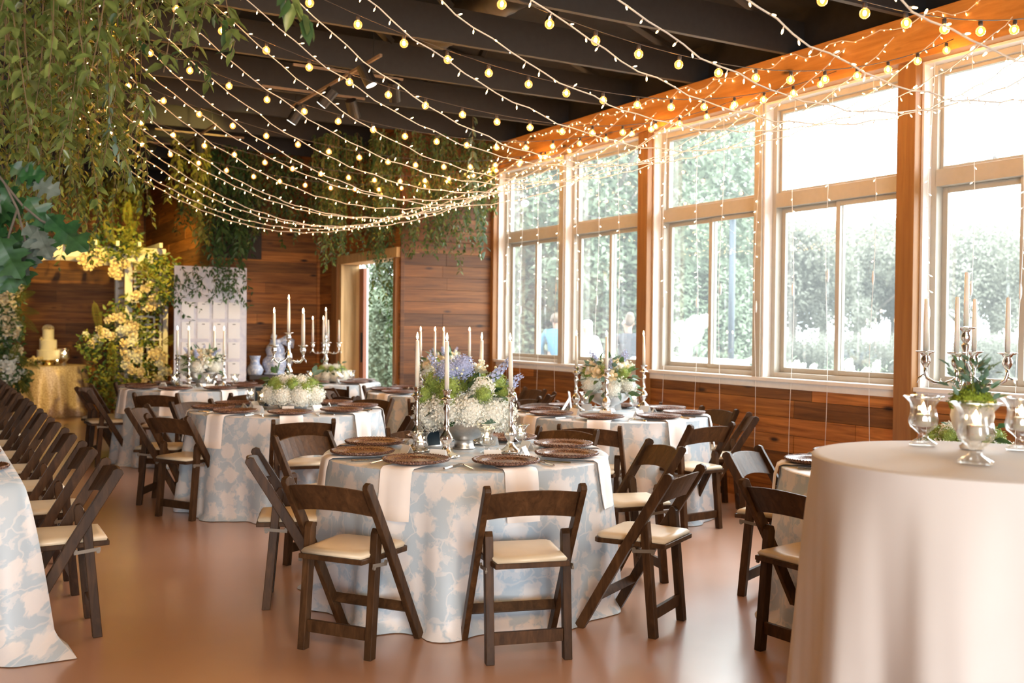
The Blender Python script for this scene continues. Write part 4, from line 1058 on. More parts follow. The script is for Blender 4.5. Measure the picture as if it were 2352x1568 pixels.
while yf < 10.95:
    xa = 0.95+rng.uniform(-.06, .06); xe = 6.02; xm = 3.45+rng.uniform(-.12, .12); zm = 2.44+rng.uniform(-.05, .05)
    zl, zr = 3.66, 3.40+rng.uniform(0, .22)
    pts = []
    for i in range(56):
        x = xa+(xe-xa)*i/55; kk = (zr-zm)/(xe-xm)**2 if x > xm else (zl-zm)/(xa-xm)**2
        pts.append((x, yf+0.012*math.sin(i*1.3+k), zm+kk*(x-xm)**2+0.006*math.sin(i*2.1+k)))
    fairy('fairy_light_string', 'cream fairy light string swagged across the ceiling, '+ORD[19-k]+' from the corner plank wall', 'swagged ceiling fairy lights', pts, 0.092)
    yf += 0.455; k += 1
# curtain light strands hanging down the windows
for px in (1166, 1197, 1238, 1278, 1326, 1372, 1421, 1472, 1526, 1602, 1656, 1738, 1822, 1902, 2006, 2135, 2232, 2345):
    X = XW-0.035; yv = at_X(px, 600, X).y; top = 3.34; led_end = rng.uniform(1.55, 2.0)
    pts = []; n = 34
    for i in range(n):
        f_ = i/(n-1); zz = top-(top-0.42)*f_; pts.append((X-0.012*math.sin(f_*7+px), yv+0.012*math.sin(f_*9+px)+0.01*f_, zz))
    t = fairy('curtain_light_strand', 'thin white curtain light strand hanging in front of the windows', 'curtain light strands', pts, 0.098, 'card_white', 'led_tip_white', 0.002, led_end)
    MB().tube([(X, yv, led_end-0.02), (X, yv, led_end-0.05), (X, yv, led_end-0.09), (X, yv, led_end-0.12)], [0.004, 0.009, 0.009, 0.004], 8).build('connector', 'card_white', t)
# warm tangle of lights lying along the beam
pts = [(XW-0.13, 11.0-0.12*i, 3.62+0.03*math.sin(i*1.7)+0.015*math.sin(i*5.1)) for i in range(84)]
fairy('beam_fairy_lights', 'string of tiny warm lights clipped along the timber beam', None, pts, 0.085, 'wire_cream')

# ------------------------------------------------------------------ greenery
class G: pass
LGEO = MB().add(LV, LF)
def greenery(name, label, cat, group, loc, strands, mats, size, step, nobj=0, droop=0.6, stemmat='stem_brown', srad=0.003, spread=1.0, pair=True, size_var=0.35):
    """strands: lists of world points. leaves along every strand; the nobj leaves nearest the camera are objects of their own"""
    t = thing(name, label, cat, group, loc); L0 = Vector(loc)
    sm = MB(); lv = []
    for st in strands:
        st = [Vector(p) for p in st]; sm.tube([p-L0 for p in st], [srad*(1-0.6*i/len(st)) for i in range(len(st))], 4, False)
        d = 0; acc = 0; side = 1
        for i in range(len(st)-1):
            a, e = st[i], st[i+1]; ln = (e-a).length
            if ln < 1e-6: continue
            ax = (e-a)/ln
            while acc <= d+ln:
                p = a.lerp(e, (acc-d)/ln)
                for s_ in ((1, -1) if pair else (side,)):
                    o1 = ax.orthogonal().normalized(); o1 = Quaternion(ax, rng.uniform(0, 6.28)) @ o1
                    dr = (o1*spread*s_+ax*rng.uniform(0.1, 0.6)+Vector((0, 0, -droop*rng.uniform(0.3, 1.4)))).normalized()
                    M = basis(dr, Vector((rng.uniform(-.7, .7), rng.uniform(-.7, .7), 1)), size*rng.uniform(1-size_var, 1+size_var))
                    M.translation = p-L0+o1*s_*size*0.05; lv.append(M)
                side = -side; acc += step*rng.uniform(0.7, 1.3)
            d += ln
    sm.build('stems', stemmat, t)
    if nobj:
        lv.sort(key=lambda M: (M.translation+L0-CAMP).length)
        for i, M in enumerate(lv[:nobj]): ob('leaf', leaf_mesh(mats[i % len(mats)]), t, M)
        lv = lv[nobj:]
    nm = len(mats); 
    for i in range(nm):
        sub = lv[i::nm]
        if sub: tag(cloud(LGEO, sub).build('foliage', mats[i], t, True), kind='stuff')
    return t
def hang(x, y, z, ln, n=8, wob=0.12, dx=0.0, dy=0.0, curl=0.0):
    pts = []; ax, ay = rng.uniform(0, 6), rng.uniform(0, 6)
    for i in range(n):
        f_ = i/(n-1); pts.append((x+dx*f_+wob*math.sin(ax+f_*3)*f_, y+dy*f_+wob*math.sin(ay+f_*3.4)*f_, z-ln*f_+curl*f_*f_))
    return pts
# big ceiling garlands over the aisle (left): clusters along X about 0.4 to 1.3
vl = 'hanging mass of smilax vines with olive leaves above the aisle'
def px_short(px, py, Y, ln, **kw):
    p = at_Y(px, py, Y); return hang(p.x, p.y, p.z, ln, **kw)
def px_strand(px, py, Y, ln, **kw):
    # every strand is tied to the truss line and reaches down past the pixel
    p = at_Y(px, py, Y); zt = max(p.z, 3.66); return hang(p.x, p.y, zt, zt-p.z+ln, n=10, **kw)
def mass(Y, regions, size, step, nobj, mats=('leaf_smilax',), label=vl, grp='ceiling vine masses over the aisle', **kw):
    st = []
    for (x0, x1, y0, y1, n, ln) in regions:
        for _ in range(n):
            yy = Y+rng.uniform(-0.35, 0.35); st.append(px_strand(rng.uniform(x0, x1), rng.uniform(y0, y1), yy, ln*rng.uniform(0.6, 1.3), wob=0.10))
    p = at_Y((regions[0][0]+regions[0][1])/2, regions[0][2], Y)
    return greenery('hanging_vines', label, 'vines', grp, (p.x, p.y, p.z), st, list(mats), size, step, nobj, **kw)
mass(3.9, label='olive smilax vine mass hanging from the ceiling above the oak branch', regions=[(-40, 250, -120, 60, 10, 0.34), (250, 555, -160, 0, 14, 0.24)], size=0.06, step=0.046, nobj=300, droop=0.3, size_var=0.45)
mass(4.9, label='olive smilax vine mass hanging above the first chair of the aisle row', regions=[(-40, 290, -60, 160, 15, 0.38), (290, 500, -90, 20, 9, 0.28)], size=0.06, step=0.046, nobj=280, droop=0.3, size_var=0.45)
mass(6.2, label='olive smilax vine mass hanging above the second chair of the aisle row', regions=[(-40, 260, 60, 300, 18, 0.40), (250, 340, 80, 220, 8, 0.40)], size=0.066, step=0.054, nobj=160, droop=0.35, size_var=0.45)
mass(7.8, label='yellow-green smilax vine mass hanging above the middle of the aisle row', regions=[(-40, 290, 180, 400, 24, 0.45), (180, 310, 220, 350, 8, 0.35)], size=0.062, step=0.052, nobj=60, mats=('leaf_smilax', 'leaf_yellow'))
mass(10.2, [(20, 330, 250, 470, 46, 0.5), (-30, 120, 300, 470, 12, 0.5)], 0.066, 0.056, 0, ('leaf_smilax', 'leaf_deep', 'leaf_yellow'), 'leafy vine mass hanging over the far end of the aisle', None)
# single trailing sprigs that stand clear of the masses
def sprig(name, label, pts, size, step, mats=('leaf_smilax',), nobj=60, **kw):
    pts = [(pts[0][0], pts[0][1], max(3.67, pts[0][2]))]+pts if pts[0][2] < 3.6 else pts
    return greenery(name, label, 'vine', None, pts[0], [pts], list(mats), size, step, nobj, **kw)
def pxpath(pts, Y): return [tuple(at_Y(x, y, Y+dy)) for (x, y, dy) in pts]
sprig('vine_sprig', 'dark glossy vine sprig drooping alone from the ceiling', pxpath([(640, -60, 0), (665, -5, 0), (690, 25, 0), (705, 50, 0)], 3.4), 0.085, 0.02, ('leaf_deep', 'leaf_smilax'), 40, droop=1.2)
sprig('vine_sprig', 'vine trail arching beside the first globe bulbs', pxpath([(430, -20, 0), (490, 20, 0), (520, 60, 0), (540, 95, 0), (530, 130, 0)], 4.3), 0.06, 0.022, ('leaf_deep', 'leaf_smilax'), 60)
sprig('vine_sprig', 'vine trail crossing in front of the fairy lights', pxpath([(270, 60, 0), (340, 105, 0), (400, 135, 0), (455, 140, 0), (485, 170, 0), (470, 195, 0)], 4.6), 0.055, 0.022, ('leaf_smilax', 'leaf_deep'), 70)
sprig('vine_sprig', 'vine trail with large oval leaves dangling at the fairy light ends', pxpath([(255, 110, 0), (262, 180, 0), (285, 215, 0), (320, 215, 0), (350, 225, 0), (335, 265, 0)], 5.0), 0.062, 0.04, ('leaf_smilax',), 50, droop=1.2)
sprig('vine_sprig', 'thin vine tail hanging lowest beside the fairy light ends', pxpath([(250, 250, 0), (262, 320, 0), (285, 360, 0), (300, 400, 0), (305, 430, 0)], 5.6), 0.06, 0.04, ('leaf_smilax', 'leaf_eucalyptus'), 40, droop=1.2)
# back-of-room hanging greenery
def wallmass(label, Y, regions, size, step, mats, nobj=0, grp=None, **kw):
    return mass(Y, regions, size, step, nobj, mats, label, grp, **kw)
wallmass('dense dark vine curtain hung above the doorway and plank corner', 10.9, [(850, 1130, 330, 470, 80, 0.5), (900, 1110, 440, 540, 34, 0.4)], 0.056, 0.04, ('leaf_smilax', 'leaf_deep'))
wallmass('vine curtain hanging in front of the doorway header', 11.4, [(720, 900, 400, 530, 60, 0.42), (745, 800, 510, 570, 10, 0.25), (850, 905, 540, 640, 10, 0.55)], 0.056, 0.042, ('leaf_smilax', 'leaf_deep'))
wallmass('dark foliage running along the ceiling behind the fairy lights', 13.2, [(400, 1000, 350, 430, 80, 0.5), (560, 760, 420, 500, 34, 0.4)], 0.065, 0.05, ('leaf_deep', 'leaf_smilax'))
wallmass('bright yellow-green vine cluster caught in the spotlight', 12.6, [(395, 490, 395, 425, 12, 0.32), (440, 480, 420, 470, 7, 0.55)], 0.075, 0.05, ('leaf_yellow',))
wallmass('dark glossy laurel bunch hanging over the seating chart', 13.0, [(500, 570, 480, 520, 18, 0.4), (480, 520, 500, 560, 6, 0.35)], 0.10, 0.055, ('leaf_deep',))
sprig('vine_sprig', 'eucalyptus branch with pale leaves dangling beside the corner post', pxpath([(1085, 440, 0), (1100, 500, 0), (1108, 545, 0), (1115, 580, 0)], 9.6), 0.09, 0.05, ('leaf_eucalyptus',), 40, droop=0.6)
sprig('vine_sprig', 'short leafy sprig at the top of the corner window', pxpath([(1130, 420, 0), (1135, 450, 0), (1128, 480, 0)], 10.74), 0.08, 0.04, ('leaf_smilax',), 30)
# garland over the seating chart
st = []
for k in range(26):
    px = rng.uniform(392, 560); st.append(px_short(px, 612+rng.uniform(-20, 10)+(20 if px < 450 else 0), 13.02, rng.uniform(0.25, 0.62)*(1 if px < 430 or px > 520 else 0.7), wob=0.2, dx=rng.uniform(-.1, .2)))
greenery('chart_garland', 'airy green ruscus garland draped over the top of the seating chart', 'garland', None, tuple(at_Y(480, 612, 13.02)), st, ['leaf_deep'], 0.058, 0.06, 150)
# oak branch close to the camera at the left edge
_h = [(0.10, 0.05), (0.16, 0.20), (0.26, 0.30), (0.30, 0.16), (0.38, 0.14), (0.42, 0.34), (0.50, 0.44), (0.52, 0.36), (0.56, 0.46), (0.60, 0.20), (0.66, 0.17), (0.72, 0.32), (0.80, 0.36), (0.81, 0.26), (0.86, 0.14), (0.93, 0.12), (1.0, 0.0)]
def oak_mesh(mat):
    m_ = MB()
    for sg in (1, -1):
        ol = [(0.0, 0.0)]+_h; o_ = len(m_.v)
        for x, y in ol:
            xm = min(1.0, x*0.8+0.02) if x < 1 else 1.0
            m_.v.append((x, sg*y, 0.12*y-0.2*x*x+0.02*math.sin(14*x))); m_.v.append((xm, 0, -0.2*xm*xm-0.012))
        for i in range(len(ol)-1):
            q = (o_+2*i, o_+2*i+2, o_+2*i+3, o_+2*i+1); m_.f.append(q if sg < 0 else q[::-1])
    return m_.mesh('oak_leaf_'+mat, True, mat)
OAK = [oak_mesh('leaf_oak'), oak_mesh('leaf_oak_back')]
bp = at_Y(20, 420, 4.0)
t = thing('oak_branch', 'oak branch with lobed dark green leaves hanging close at the aisle', 'branch', None, tuple(bp))
stems = [pxpath([(-60, 330, 0), (10, 420, 0), (40, 480, 0), (60, 560, 0)], 4.0), pxpath([(10, 420, 0), (50, 470, 0), (92, 505, 0), (105, 512, 0)], 4.0), pxpath([(40, 480, 0), (20, 540, 0), (10, 600, 0)], 4.0)]
m_ = MB()
for s_ in stems: m_.tube([Vector(p)-bp for p in s_], 0.0045, 6)
m_.build('twig', 'bark', t, True)
for (px, py, ang, sz, back, dy) in ((60, 470, 60, 0.14, 0, 0), (30, 450, 120, 0.15, 0, .05), (75, 440, 20, 0.12, 1, .03), (104, 512, 50, 0.20, 0, -.03), (90, 520, 95, 0.17, 0, .04), (60, 530, 70, 0.16, 1, -.05), (45, 545, 100, 0.17, 0, .06), (15, 540, 110, 0.18, 0, 0), (85, 545, 75, 0.12, 1, -.08),
    (70, 560, 95, 0.13, 1, 0), (25, 580, 80, 0.17, 0, .03), (0, 500, 100, 0.19, 0, .02), (-5, 560, 70, 0.18, 0, -.04), (10, 610, 90, 0.14, 0, .05), (5, 480, 140, 0.13, 1, -.06), (35, 600, 60, 0.11, 1, .05), (-10, 430, 60, 0.16, 0, .1), (20, 400, 30, 0.13, 0, .08), (55, 500, 150, 0.14, 0, .1), (0, 620, 70, 0.13, 0, .02), (40, 430, -10, 0.11, 0, .05)):
    p = at_Y(px, py-22, 4.0+dy*1.3); a = R(ang); d_ = _r*math.cos(a)-_u*math.sin(a)+_f*rng.uniform(-.35, .35); nrm = -_f+_r*rng.uniform(-.5, .5)+_u*rng.uniform(-.5, .5)
    M = basis(d_, nrm, sz*0.95); M.translation = p-bp; ob('leaf', OAK[back], t, M)
# ------------------------------------------------------------------ white garden arbour dressed with flowers
AY0, AY1 = 15.9, 16.75; AX0, AX1 = 1.02, 2.62
t = thing('garden_arbour', 'white wooden garden arbour with lattice sides framing the cake', 'arbour', None, (AX0, AY0, 0))
O = Vector((AX0, AY0, 0))
def loc(p): return Vector(p)-O
for (x, y) in ((AX0, AY0), (AX0, AY1), (AX1, AY0), (AX1, AY1)):
    MB().box(loc((x, y, 1.16)), (0.11, 0.11, 2.32)).build('post', 'white_paint', t, bevel=0.006)
zb0, zb1 = 2.34, 2.56
endp = lambda xs, s: [(xs, zb1), (xs+s*0.0, zb1-0.06), (xs-s*0.06, zb1-0.09), (xs-s*0.11, zb1-0.13), (xs-s*0.14, zb1-0.20)]
for y in (AY0-0.07, AY1+0.07):
    poly = [(AX0-0.55, zb1)]+[(AX1+0.52, zb1)]+[(AX1+0.52, zb1-0.07), (AX1+0.44, zb1-0.09), (AX1+0.39, zb1-0.15), (AX1+0.36, zb0)]+[(AX1-0.25, zb0), (AX1-0.55, zb0+0.04), ((AX0+AX1)/2, zb0+0.055), (AX0+0.55, zb0+0.04), (AX0+0.25, zb0)]+[(AX0-0.39, zb0), (AX0-0.42, zb1-0.15), (AX0-0.47, zb1-0.09), (AX0-0.55, zb1-0.07)]
    MB().prism([(x-AX0, z) for x, z in poly], 'y', y-AY0-0.025, y-AY0+0.025).build('beam', 'white_paint', t)
for k in range(9):
    x = AX0-0.4+k*(AX1-AX0+0.8)/8; MB().box(loc((x, (AY0+AY1)/2, zb1+0.035)), (0.045, AY1-AY0+0.7, 0.07)).build('rafter', 'white_paint', t)
for x in (AX0, AX1):
    for k in range(7): MB().box(loc((x+0.01, AY0+0.1+k*0.108, 1.25)), (0.016, 0.03, 2.0)).build('lattice_slat', 'white_paint', t)
    for k in range(18): MB().box(loc((x-0.008, (AY0+AY1)/2, 0.3+k*0.112)), (0.016, AY1-AY0-0.11, 0.03)).build('lattice_slat', 'white_paint', t)
# front lattice wings
for x0 in (AX1+0.06,):
    for k in range(5): MB().box(loc((x0+0.04+k*0.09, AY0-0.01, 1.16)), (0.03, 0.016, 2.3)).build('lattice_slat', 'white_paint', t)
    for k in range(19): MB().box(loc((x0+0.22, AY0+0.008, 0.2+k*0.112)), (0.42, 0.016, 0.03)).build('lattice_slat', 'white_paint', t)
    MB().box(loc((x0+0.47, AY0, 1.16)), (0.07, 0.07, 2.32)).build('post', 'white_paint', t)
def floral(name, label, base, roses, fol, rmeshes, leafm, rs, seed=0):
    """roses / fol: (px, py, Y, spread_px, n)"""
    r_ = random.Random(seed); B = Vector(base)
    t = thing(name, label, 'flowers', None, base)
    for (px, py, Y, sp, n, ms) in roses:
        for k in range(n):
            a = r_.uniform(0, 6.28); q = sp*math.sqrt(r_.random()); p = at_Y(px+q*math.cos(a), py+q*math.sin(a)*0.9, Y-r_.uniform(0, .12)*(1-q/(sp+1))); nm = (CAMP-p).normalized()+Vector((r_.uniform(-.6, .6), r_.uniform(-.2, .2), r_.uniform(-.2, .7)))
            put(ms[k % len(ms)], 'rose', t, p-B, nm, rs*r_.uniform(0.75, 1.2))
    lv = []
    for (px, py, Y, sx, sy, n, sz) in fol:
        for k in range(n):
            a = r_.uniform(0, 6.28); q = math.sqrt(r_.random()); p = at_Y(px+sx*q*math.cos(a), py+sy*q*math.sin(a), Y+r_.uniform(-.14, .10))
            d_ = Vector((r_.uniform(-1, 1), r_.uniform(-1, .4), r_.uniform(-.9, .7))); M = basis(d_, (r_.uniform(-.7, .7), -1, r_.uniform(0, 1)), sz*r_.uniform(0.6, 1.4)); M.translation = p-B; lv.append(M)
    for i, mt in enumerate(leafm):
        if lv[i::len(leafm)]: tag(cloud(LGEO, lv[i::len(leafm)]).build('foliage', mt, t, True), kind='stuff')
    return t
def fronds(t, B, lst, mat):
    for (px, py, Y, ang, ln) in lst:
        p = at_Y(px, py, Y)-B; a = R(ang); d_ = (_r*math.cos(a)-_u*math.sin(a)-_f*0.25).normalized(); m_ = MB(); n = 22
        pts = [p+d_*ln*i/n+Vector((0, 0, -0.22*ln*(i/n)**2)) for i in range(n+1)]; m_.tube(pts, 0.004, 4)
        for i in range(2, n):
            w = ln*0.17*math.sin(PI*(i/n)**0.8)*0.9+0.01; tg = (pts[i+1]-pts[i-1]).normalized(); sd = tg.cross(_f).normalized()
            for s_ in (-1, 1): m_.add([pts[i], pts[i]+sd*s_*w*0.5+tg*0.014, pts[i]+sd*s_*w+tg*0.02-Vector((0,0,0.3*w)), pts[i]+sd*s_*w*0.5], [(0,1,2,3)])
        m_.build('fern_frond', mat, t)
RC = ROSE_C; RW = ROSE_W; RM = ROSE_C+ROSE_W
B = at_Y(300, 930, 15.65)
f1_ = floral('floral_column', 'cascade of cream roses and ferns climbing the right arbour post', tuple(at_z(300, 962, 0.0)),
   [(240, 600, 15.7, 52, 17, RC), (330, 680, 15.6, 38, 12, RC), (275, 755, 15.55, 36, 15, RM), (222, 770, 15.55, 26, 9, RM), (335, 840, 15.4, 50, 22, RM), (300, 800, 15.45, 24, 7, RM), (360, 700, 15.6, 14, 3, RW), (215, 590, 15.7, 18, 4, RC)],
   [(265, 560, 15.75, 62, 42, 420, 0.075), (355, 650, 15.7, 45, 75, 420, 0.07), (300, 740, 15.75, 70, 60, 420, 0.075), (330, 840, 15.55, 62, 55, 420, 0.07), (235, 840, 15.6, 42, 70, 320, 0.075), (290, 905, 15.6, 70, 42, 300, 0.08), (385, 640, 15.4, 40, 55, 260, 0.07), (205, 790, 15.6, 25, 30, 120, 0.07)], RM, ('leaf_yellow', 'leaf_smilax', 'leaf_deep'), 0.062, 1)
B = Vector(f1_.location)
fronds(f1_, B, [(285, 580, 15.5, -15, 0.5), (280, 560, 15.5, -60, 0.5), (300, 600, 15.5, 20, 0.5), (260, 560, 15.5, -100, 0.45), (255, 780, 15.4, 80, 0.5), (260, 870, 15.4, 100, 0.45), (215, 690, 15.5, 70, 0.45), (290, 520, 15.6, -80, 0.5), (370, 790, 15.4, -30, 0.5)], 'leaf_yellow')
f2_ = floral('floral_column', 'bank of cream roses and pampas on the left arbour post', tuple(at_z(15, 985, 0.0)),
   [(12, 670, 15.7, 34, 20, RC), (15, 730, 15.65, 30, 16, RC), (25, 760, 15.65, 20, 8, RM), (20, 850, 15.5, 34, 14, RW), (35, 800, 15.6, 14, 4, RC)],
   [(0, 660, 15.75, 60, 70, 500, 0.075), (10, 760, 15.7, 50, 60, 500, 0.075), (10, 860, 15.6, 60, 60, 600, 0.08)], RM, ('leaf_deep', 'leaf_smilax'), 0.062, 2)
fronds(f2_, Vector(f2_.location), [(30, 690, 15.5, -30, 0.42), (30, 710, 15.5, -5, 0.42), (35, 720, 15.5, 25, 0.42), (35, 820, 15.4, 10, 0.4), (20, 830, 15.4, -60, 0.4), (40, 870, 15.4, 40, 0.35)], 'leaf_yellow')
g = mass(16.4, [(110, 350, 400, 470, 34, 0.30), (200, 330, 470, 500, 12, 0.25)], 0.07, 0.06, 0, ('leaf_yellow', 'leaf_smilax'), 'vine mass hanging over the arbour roof', None)
# uplit little tree-like branch above the arbour
tb = thing('leafy_branch', 'yellow-lit leafy branch forking above the arbour', 'branch', None, tuple(at_Y(140, 520, 15.3)))
Bq = Vector(tb.location); m_ = MB()
paths = [[(at_Y(140, 522, 15.3).x, 15.62, 2.62)]+pxpath([(140, 515, 0), (137, 470, 0), (128, 440, 0), (115, 405, 0)], 15.3), pxpath([(137, 470, 0), (125, 450, 0), (100, 425, 0)], 15.3), pxpath([(137, 480, 0), (150, 455, 0), (160, 440, 0)], 15.3), pxpath([(128, 440, 0), (135, 415, 0), (140, 400, 0)], 15.3)]
for p in paths: m_.tube([Vector(q)-Bq for q in p], [0.02, 0.018, 0.015, 0.011, 0.007][:len(p)], 6)
m_.build('stem', 'stem_brown', tb, True)
for k in range(170):
    a = rng.uniform(0, 6.28); q = math.sqrt(rng.random()); p = at_Y(115+50*q*math.cos(a), 418+26*q*math.sin(a)+(18 if k % 5 == 0 else 0), 15.2+rng.uniform(-.2, .2))
    M = basis((rng.uniform(-1, 1), rng.uniform(-1, 1), rng.uniform(-.6, .4)), (rng.uniform(-.5, .5), -.6, 1), rng.uniform(.06, .1)); M.translation = p-Bq; ob('leaf', leaf_mesh('leaf_yellow'), tb, M)

# ------------------------------------------------------------------ cake table
cb = at_z(132, 957, 0.0); cx, cy = cb.x-0.10, cb.y+0.45
ct = round_table(cx, cy, 0.57, 'small round cake table under the champagne sequin cloth', None)
o = cloth_round('tablecloth', cx, cy, 0.57, TOPZ+0.02, 'cloth_sequin', nf=13, amp=0.05, seed=40); tag(o, 'champagne sequin cloth to the floor on the cake table', 'tablecloth')
zc = TOPZ+0.022
st_ = thing('cake_stand', 'low gold cake stand under the wedding cake', 'cake stand', None, (cx, cy-0.1, zc)); MB().lathe([(0.14, 0), (0.145, 0.01), (0.12, 0.02), (0.12, 0.06), (0.16, 0.07), (0.17, 0.085)], 36, flute=lambda a, z: 1+0.01*math.cos(24*a)).build('stand', 'gold', st_, True)
ck = thing('wedding_cake', 'three-tier ivory wedding cake with ridged sides and a crown of blooms', 'cake', None, (cx, cy-0.1, zc+0.086))
z_ = 0
for (r, h) in ((0.165, 0.15), (0.125, 0.155), (0.085, 0.16)):
    prof = []; n = 24
    for i in range(n+1): prof.append((r+0.003*math.sin(i*2.1), h*i/n))
    MB().lathe([(r*0.98, 0)]+prof+[(r*0.95, h+0.004)], 40).build('tier', 'icing', ck, True).location = (0, 0, z_); z_ += h+0.002
for k in range(9):
    a = k*2*PI/8; rr = 0.055 if k < 8 else 0; put(ROSE_C[k % 2], 'sugar_rose', ck, Vector((rr*math.cos(a), rr*math.sin(a), z_+0.03)), (math.cos(a), math.sin(a), 0.8), 0.05)
put(ROSE_C[0], 'sugar_rose', ck, Vector((-0.10, -0.07, 0.32)), (-1, -1, .3), 0.032); put(ROSE_C[1], 'sugar_rose', ck, Vector((0.10, -0.10, 0.155)), (1, -1, .3), 0.03)
bq = thing('posy', 'little cream posy lying beside the wedding cake', 'flowers', None, (cx-0.22, cy-0.34, zc))
for k in range(10): put(ROSE_C[k % 2], 'rose', bq, Vector((rng.uniform(-.1, .1), rng.uniform(-.05, .05), rng.uniform(.03, .12))), (rng.uniform(-1, 1), -1, rng.uniform(0, 1)), 0.036)
for k in range(14):
    M = basis((rng.uniform(-1, 1), rng.uniform(-1, .2), rng.uniform(-.1, .6)), (0, -.5, 1), 0.07); M.translation = (rng.uniform(-.12, .12), rng.uniform(-.05, .05), rng.uniform(.01, .08)); ob('leaf', leaf_mesh('leaf_deep'), bq, M)
votive(cx+0.22, cy-0.25, zc, 'tall gilt-lit crystal votive beside the wedding cake', None, 1.8)
votive(cx+0.10, cy-0.40, zc, 'small crystal votive beside the wedding cake', None, 0.8)

# ------------------------------------------------------------------ seating chart on its board
pA, pB = at_Y(400, 612, 13.25), at_Y(566, 612, 13.25)
w_ = pB.x-pA.x; h_ = 2.18
ch = thing('seating_chart', 'tall white seating chart board with rows of small cards', 'sign', None, ((pA.x+pB.x)/2, 13.25, 0))
MB().box((0, 0, h_/2), (w_, 0.03, h_)).build('board', 'chart_board', ch)
for rrow in range(5):
    for c_ in range(4):
        cd = MB().box((-0.29+c_*0.195, -0.018, 1.62-rrow*0.255), (0.15, 0.006, 0.21)).build('card', 'card_white', ch)
        MB().box((-0.29+c_*0.195, -0.0215, 1.70-rrow*0.255), (0.035, 0.001, 0.008)).build('heading', 'wire_dark', cd)
for sx in (-1, 1): MB().bar((sx*w_*0.38, 0.02, 1.4), (sx*w_*0.38, 0.45, 0.0), 0.04, 0.03, (1,0,0)).build('prop_leg', 'pine_door', ch)
# dark panel on the wall above
p0, p1 = at_Y(492, 590, 13.86), at_Y(601, 590, 13.86)
tag(MB().box(((p0.x+p1.x)/2, 13.90, p0.z+0.42), (p1.x-p0.x, 0.07, 0.84)).build('wall_panel', 'dark_brown'), 'dark brown panel mounted high on the plank wall behind vines', 'panel')
# conduit beside doorway
# ------------------------------------------------------------------ console with blue and white china
con = thing('console_table', 'dark wooden console table against the plank wall', 'console', None, (4.29, 13.68, 0))
MB().box((0, 0, 0.74), (1.08, 0.46, 0.05)).build('top', 'dark_brown', con, bevel=0.004)
for sx in (-1, 1):
    for sy in (-1, 1): MB().box((sx*0.48, sy*0.17, 0.3575), (0.05, 0.05, 0.715)).build('leg', 'dark_brown', con)
v = thing('ginger_jar', 'big blue and white china jar with a spout and handle', 'vase', None, (4.16, 13.66, 0.766))
MB().lathe([(0.15, 0), (0.16, 0.02), (0.13, 0.04), (0.16, 0.09), (0.175, 0.15), (0.16, 0.21), (0.11, 0.26), (0.125, 0.30), (0.13, 0.34), (0.11, 0.39), (0.075, 0.43), (0.065, 0.47), (0.075, 0.48), (0.06, 0.48)], 32).build('body', 'delft_painted', v, True)
MB().tube([(0.12, 0, 0.28), (0.21, 0, 0.25), (0.23, 0, 0.18), (0.20, 0, 0.12)], [0.025, 0.028, 0.03, 0.03], 10).build('handle', 'delft_painted', v, True)
fsh = MB().tube([(0.05, 0, 0.46), (0.14, 0, 0.47), (0.22, 0, 0.43), (0.25, 0, 0.36)], [0.03, 0.07, 0.07, 0.01], 10).build('fish_spout', 'delft_painted', v, True)
MB().tube([(-0.01, 0, 0.48), (-0.02, 0, 0.52), (-0.03, 0, 0.56)], [0.02, 0.045, 0.02], 10).build('finial', 'delft', v, True)
v = thing('china_vase', 'smaller blue and white china vase with a flared neck', 'vase', None, (3.87, 13.62, 0.766))
MB().lathe([(0.09, 0), (0.10, 0.02), (0.115, 0.07), (0.095, 0.12), (0.065, 0.15), (0.06, 0.20), (0.075, 0.25), (0.08, 0.26), (0.068, 0.26)], 28).build('body', 'delft_painted', v, True)

# ------------------------------------------------------------------ outdoors
b = MB().box((40, 6, -0.16), (67.4, 90, 0.2)); tag(b.build('ground', 'grass'), kind='structure')
b = MB().box((12.4, 9.5, -0.055), (12.0, 30, 0.02)); tag(b.build('terrace', 'gravel'), kind='structure')
def crown_cloud(n, sz, seed, lobes, mat):
    r_ = np.random.default_rng(seed); rr = random.Random(seed); mats = []
    for i in range(n):
        c, rad = lobes[i % len(lobes)]
        d_ = r_.normal(size=3); d_ /= np.linalg.norm(d_)+1e-9; q = rad*(0.55+0.5*r_.random())
        p = Vector(c)+Vector(d_)*q*1.0
        M = basis(Vector(r_.normal(size=3)), Vector(d_)+Vector((0, 0, .4)), sz*rr.uniform(.6, 1.4)); M.translation = p; mats.append(M)
    return cloud(LGEO, mats).mesh('crown', True, mat)
def lobeset(seed, h, w):
    r_ = random.Random(seed); out = []
    for k in range(16):
        a = r_.uniform(0, 6.28); q = w*math.sqrt(r_.random()); out.append(((q*math.cos(a), q*math.sin(a), h*r_.uniform(0.32, 0.88)), w*r_.uniform(0.28, 0.5)))
    return out
CROWN = [crown_cloud(21000, 0.15, 1, lobeset(1, 8.0, 2.6), 'leaf_tree'), crown_cloud(21000, 0.15, 2, lobeset(2, 7.0, 3.0), 'leaf_tree_olive')]
def trunk_mesh(h, seed):
    r_ = random.Random(seed); m_ = MB(); m_.tube([(0,0,0), (0.1, 0.05, h*0.35), (0.0, 0.2, h*0.7)], [0.22, 0.16, 0.07], 8)
    for k in range(6):
        a = k*1.05; z = h*r_.uniform(.25, .5); m_.tube([(0.05, 0.05, z), (math.cos(a)*0.9, math.sin(a)*0.9, z+0.9), (math.cos(a)*1.9, math.sin(a)*1.9, z+1.8)], [0.08, 0.05, 0.02], 6)
    return m_.mesh('trunk', True, 'bark')
TRUNK = [trunk_mesh(8, 1), trunk_mesh(7, 2)]
_gt, _ot = 'leafy green tree beyond the windows by the terrace', 'hazy olive tree seen through the windows across the lawn'
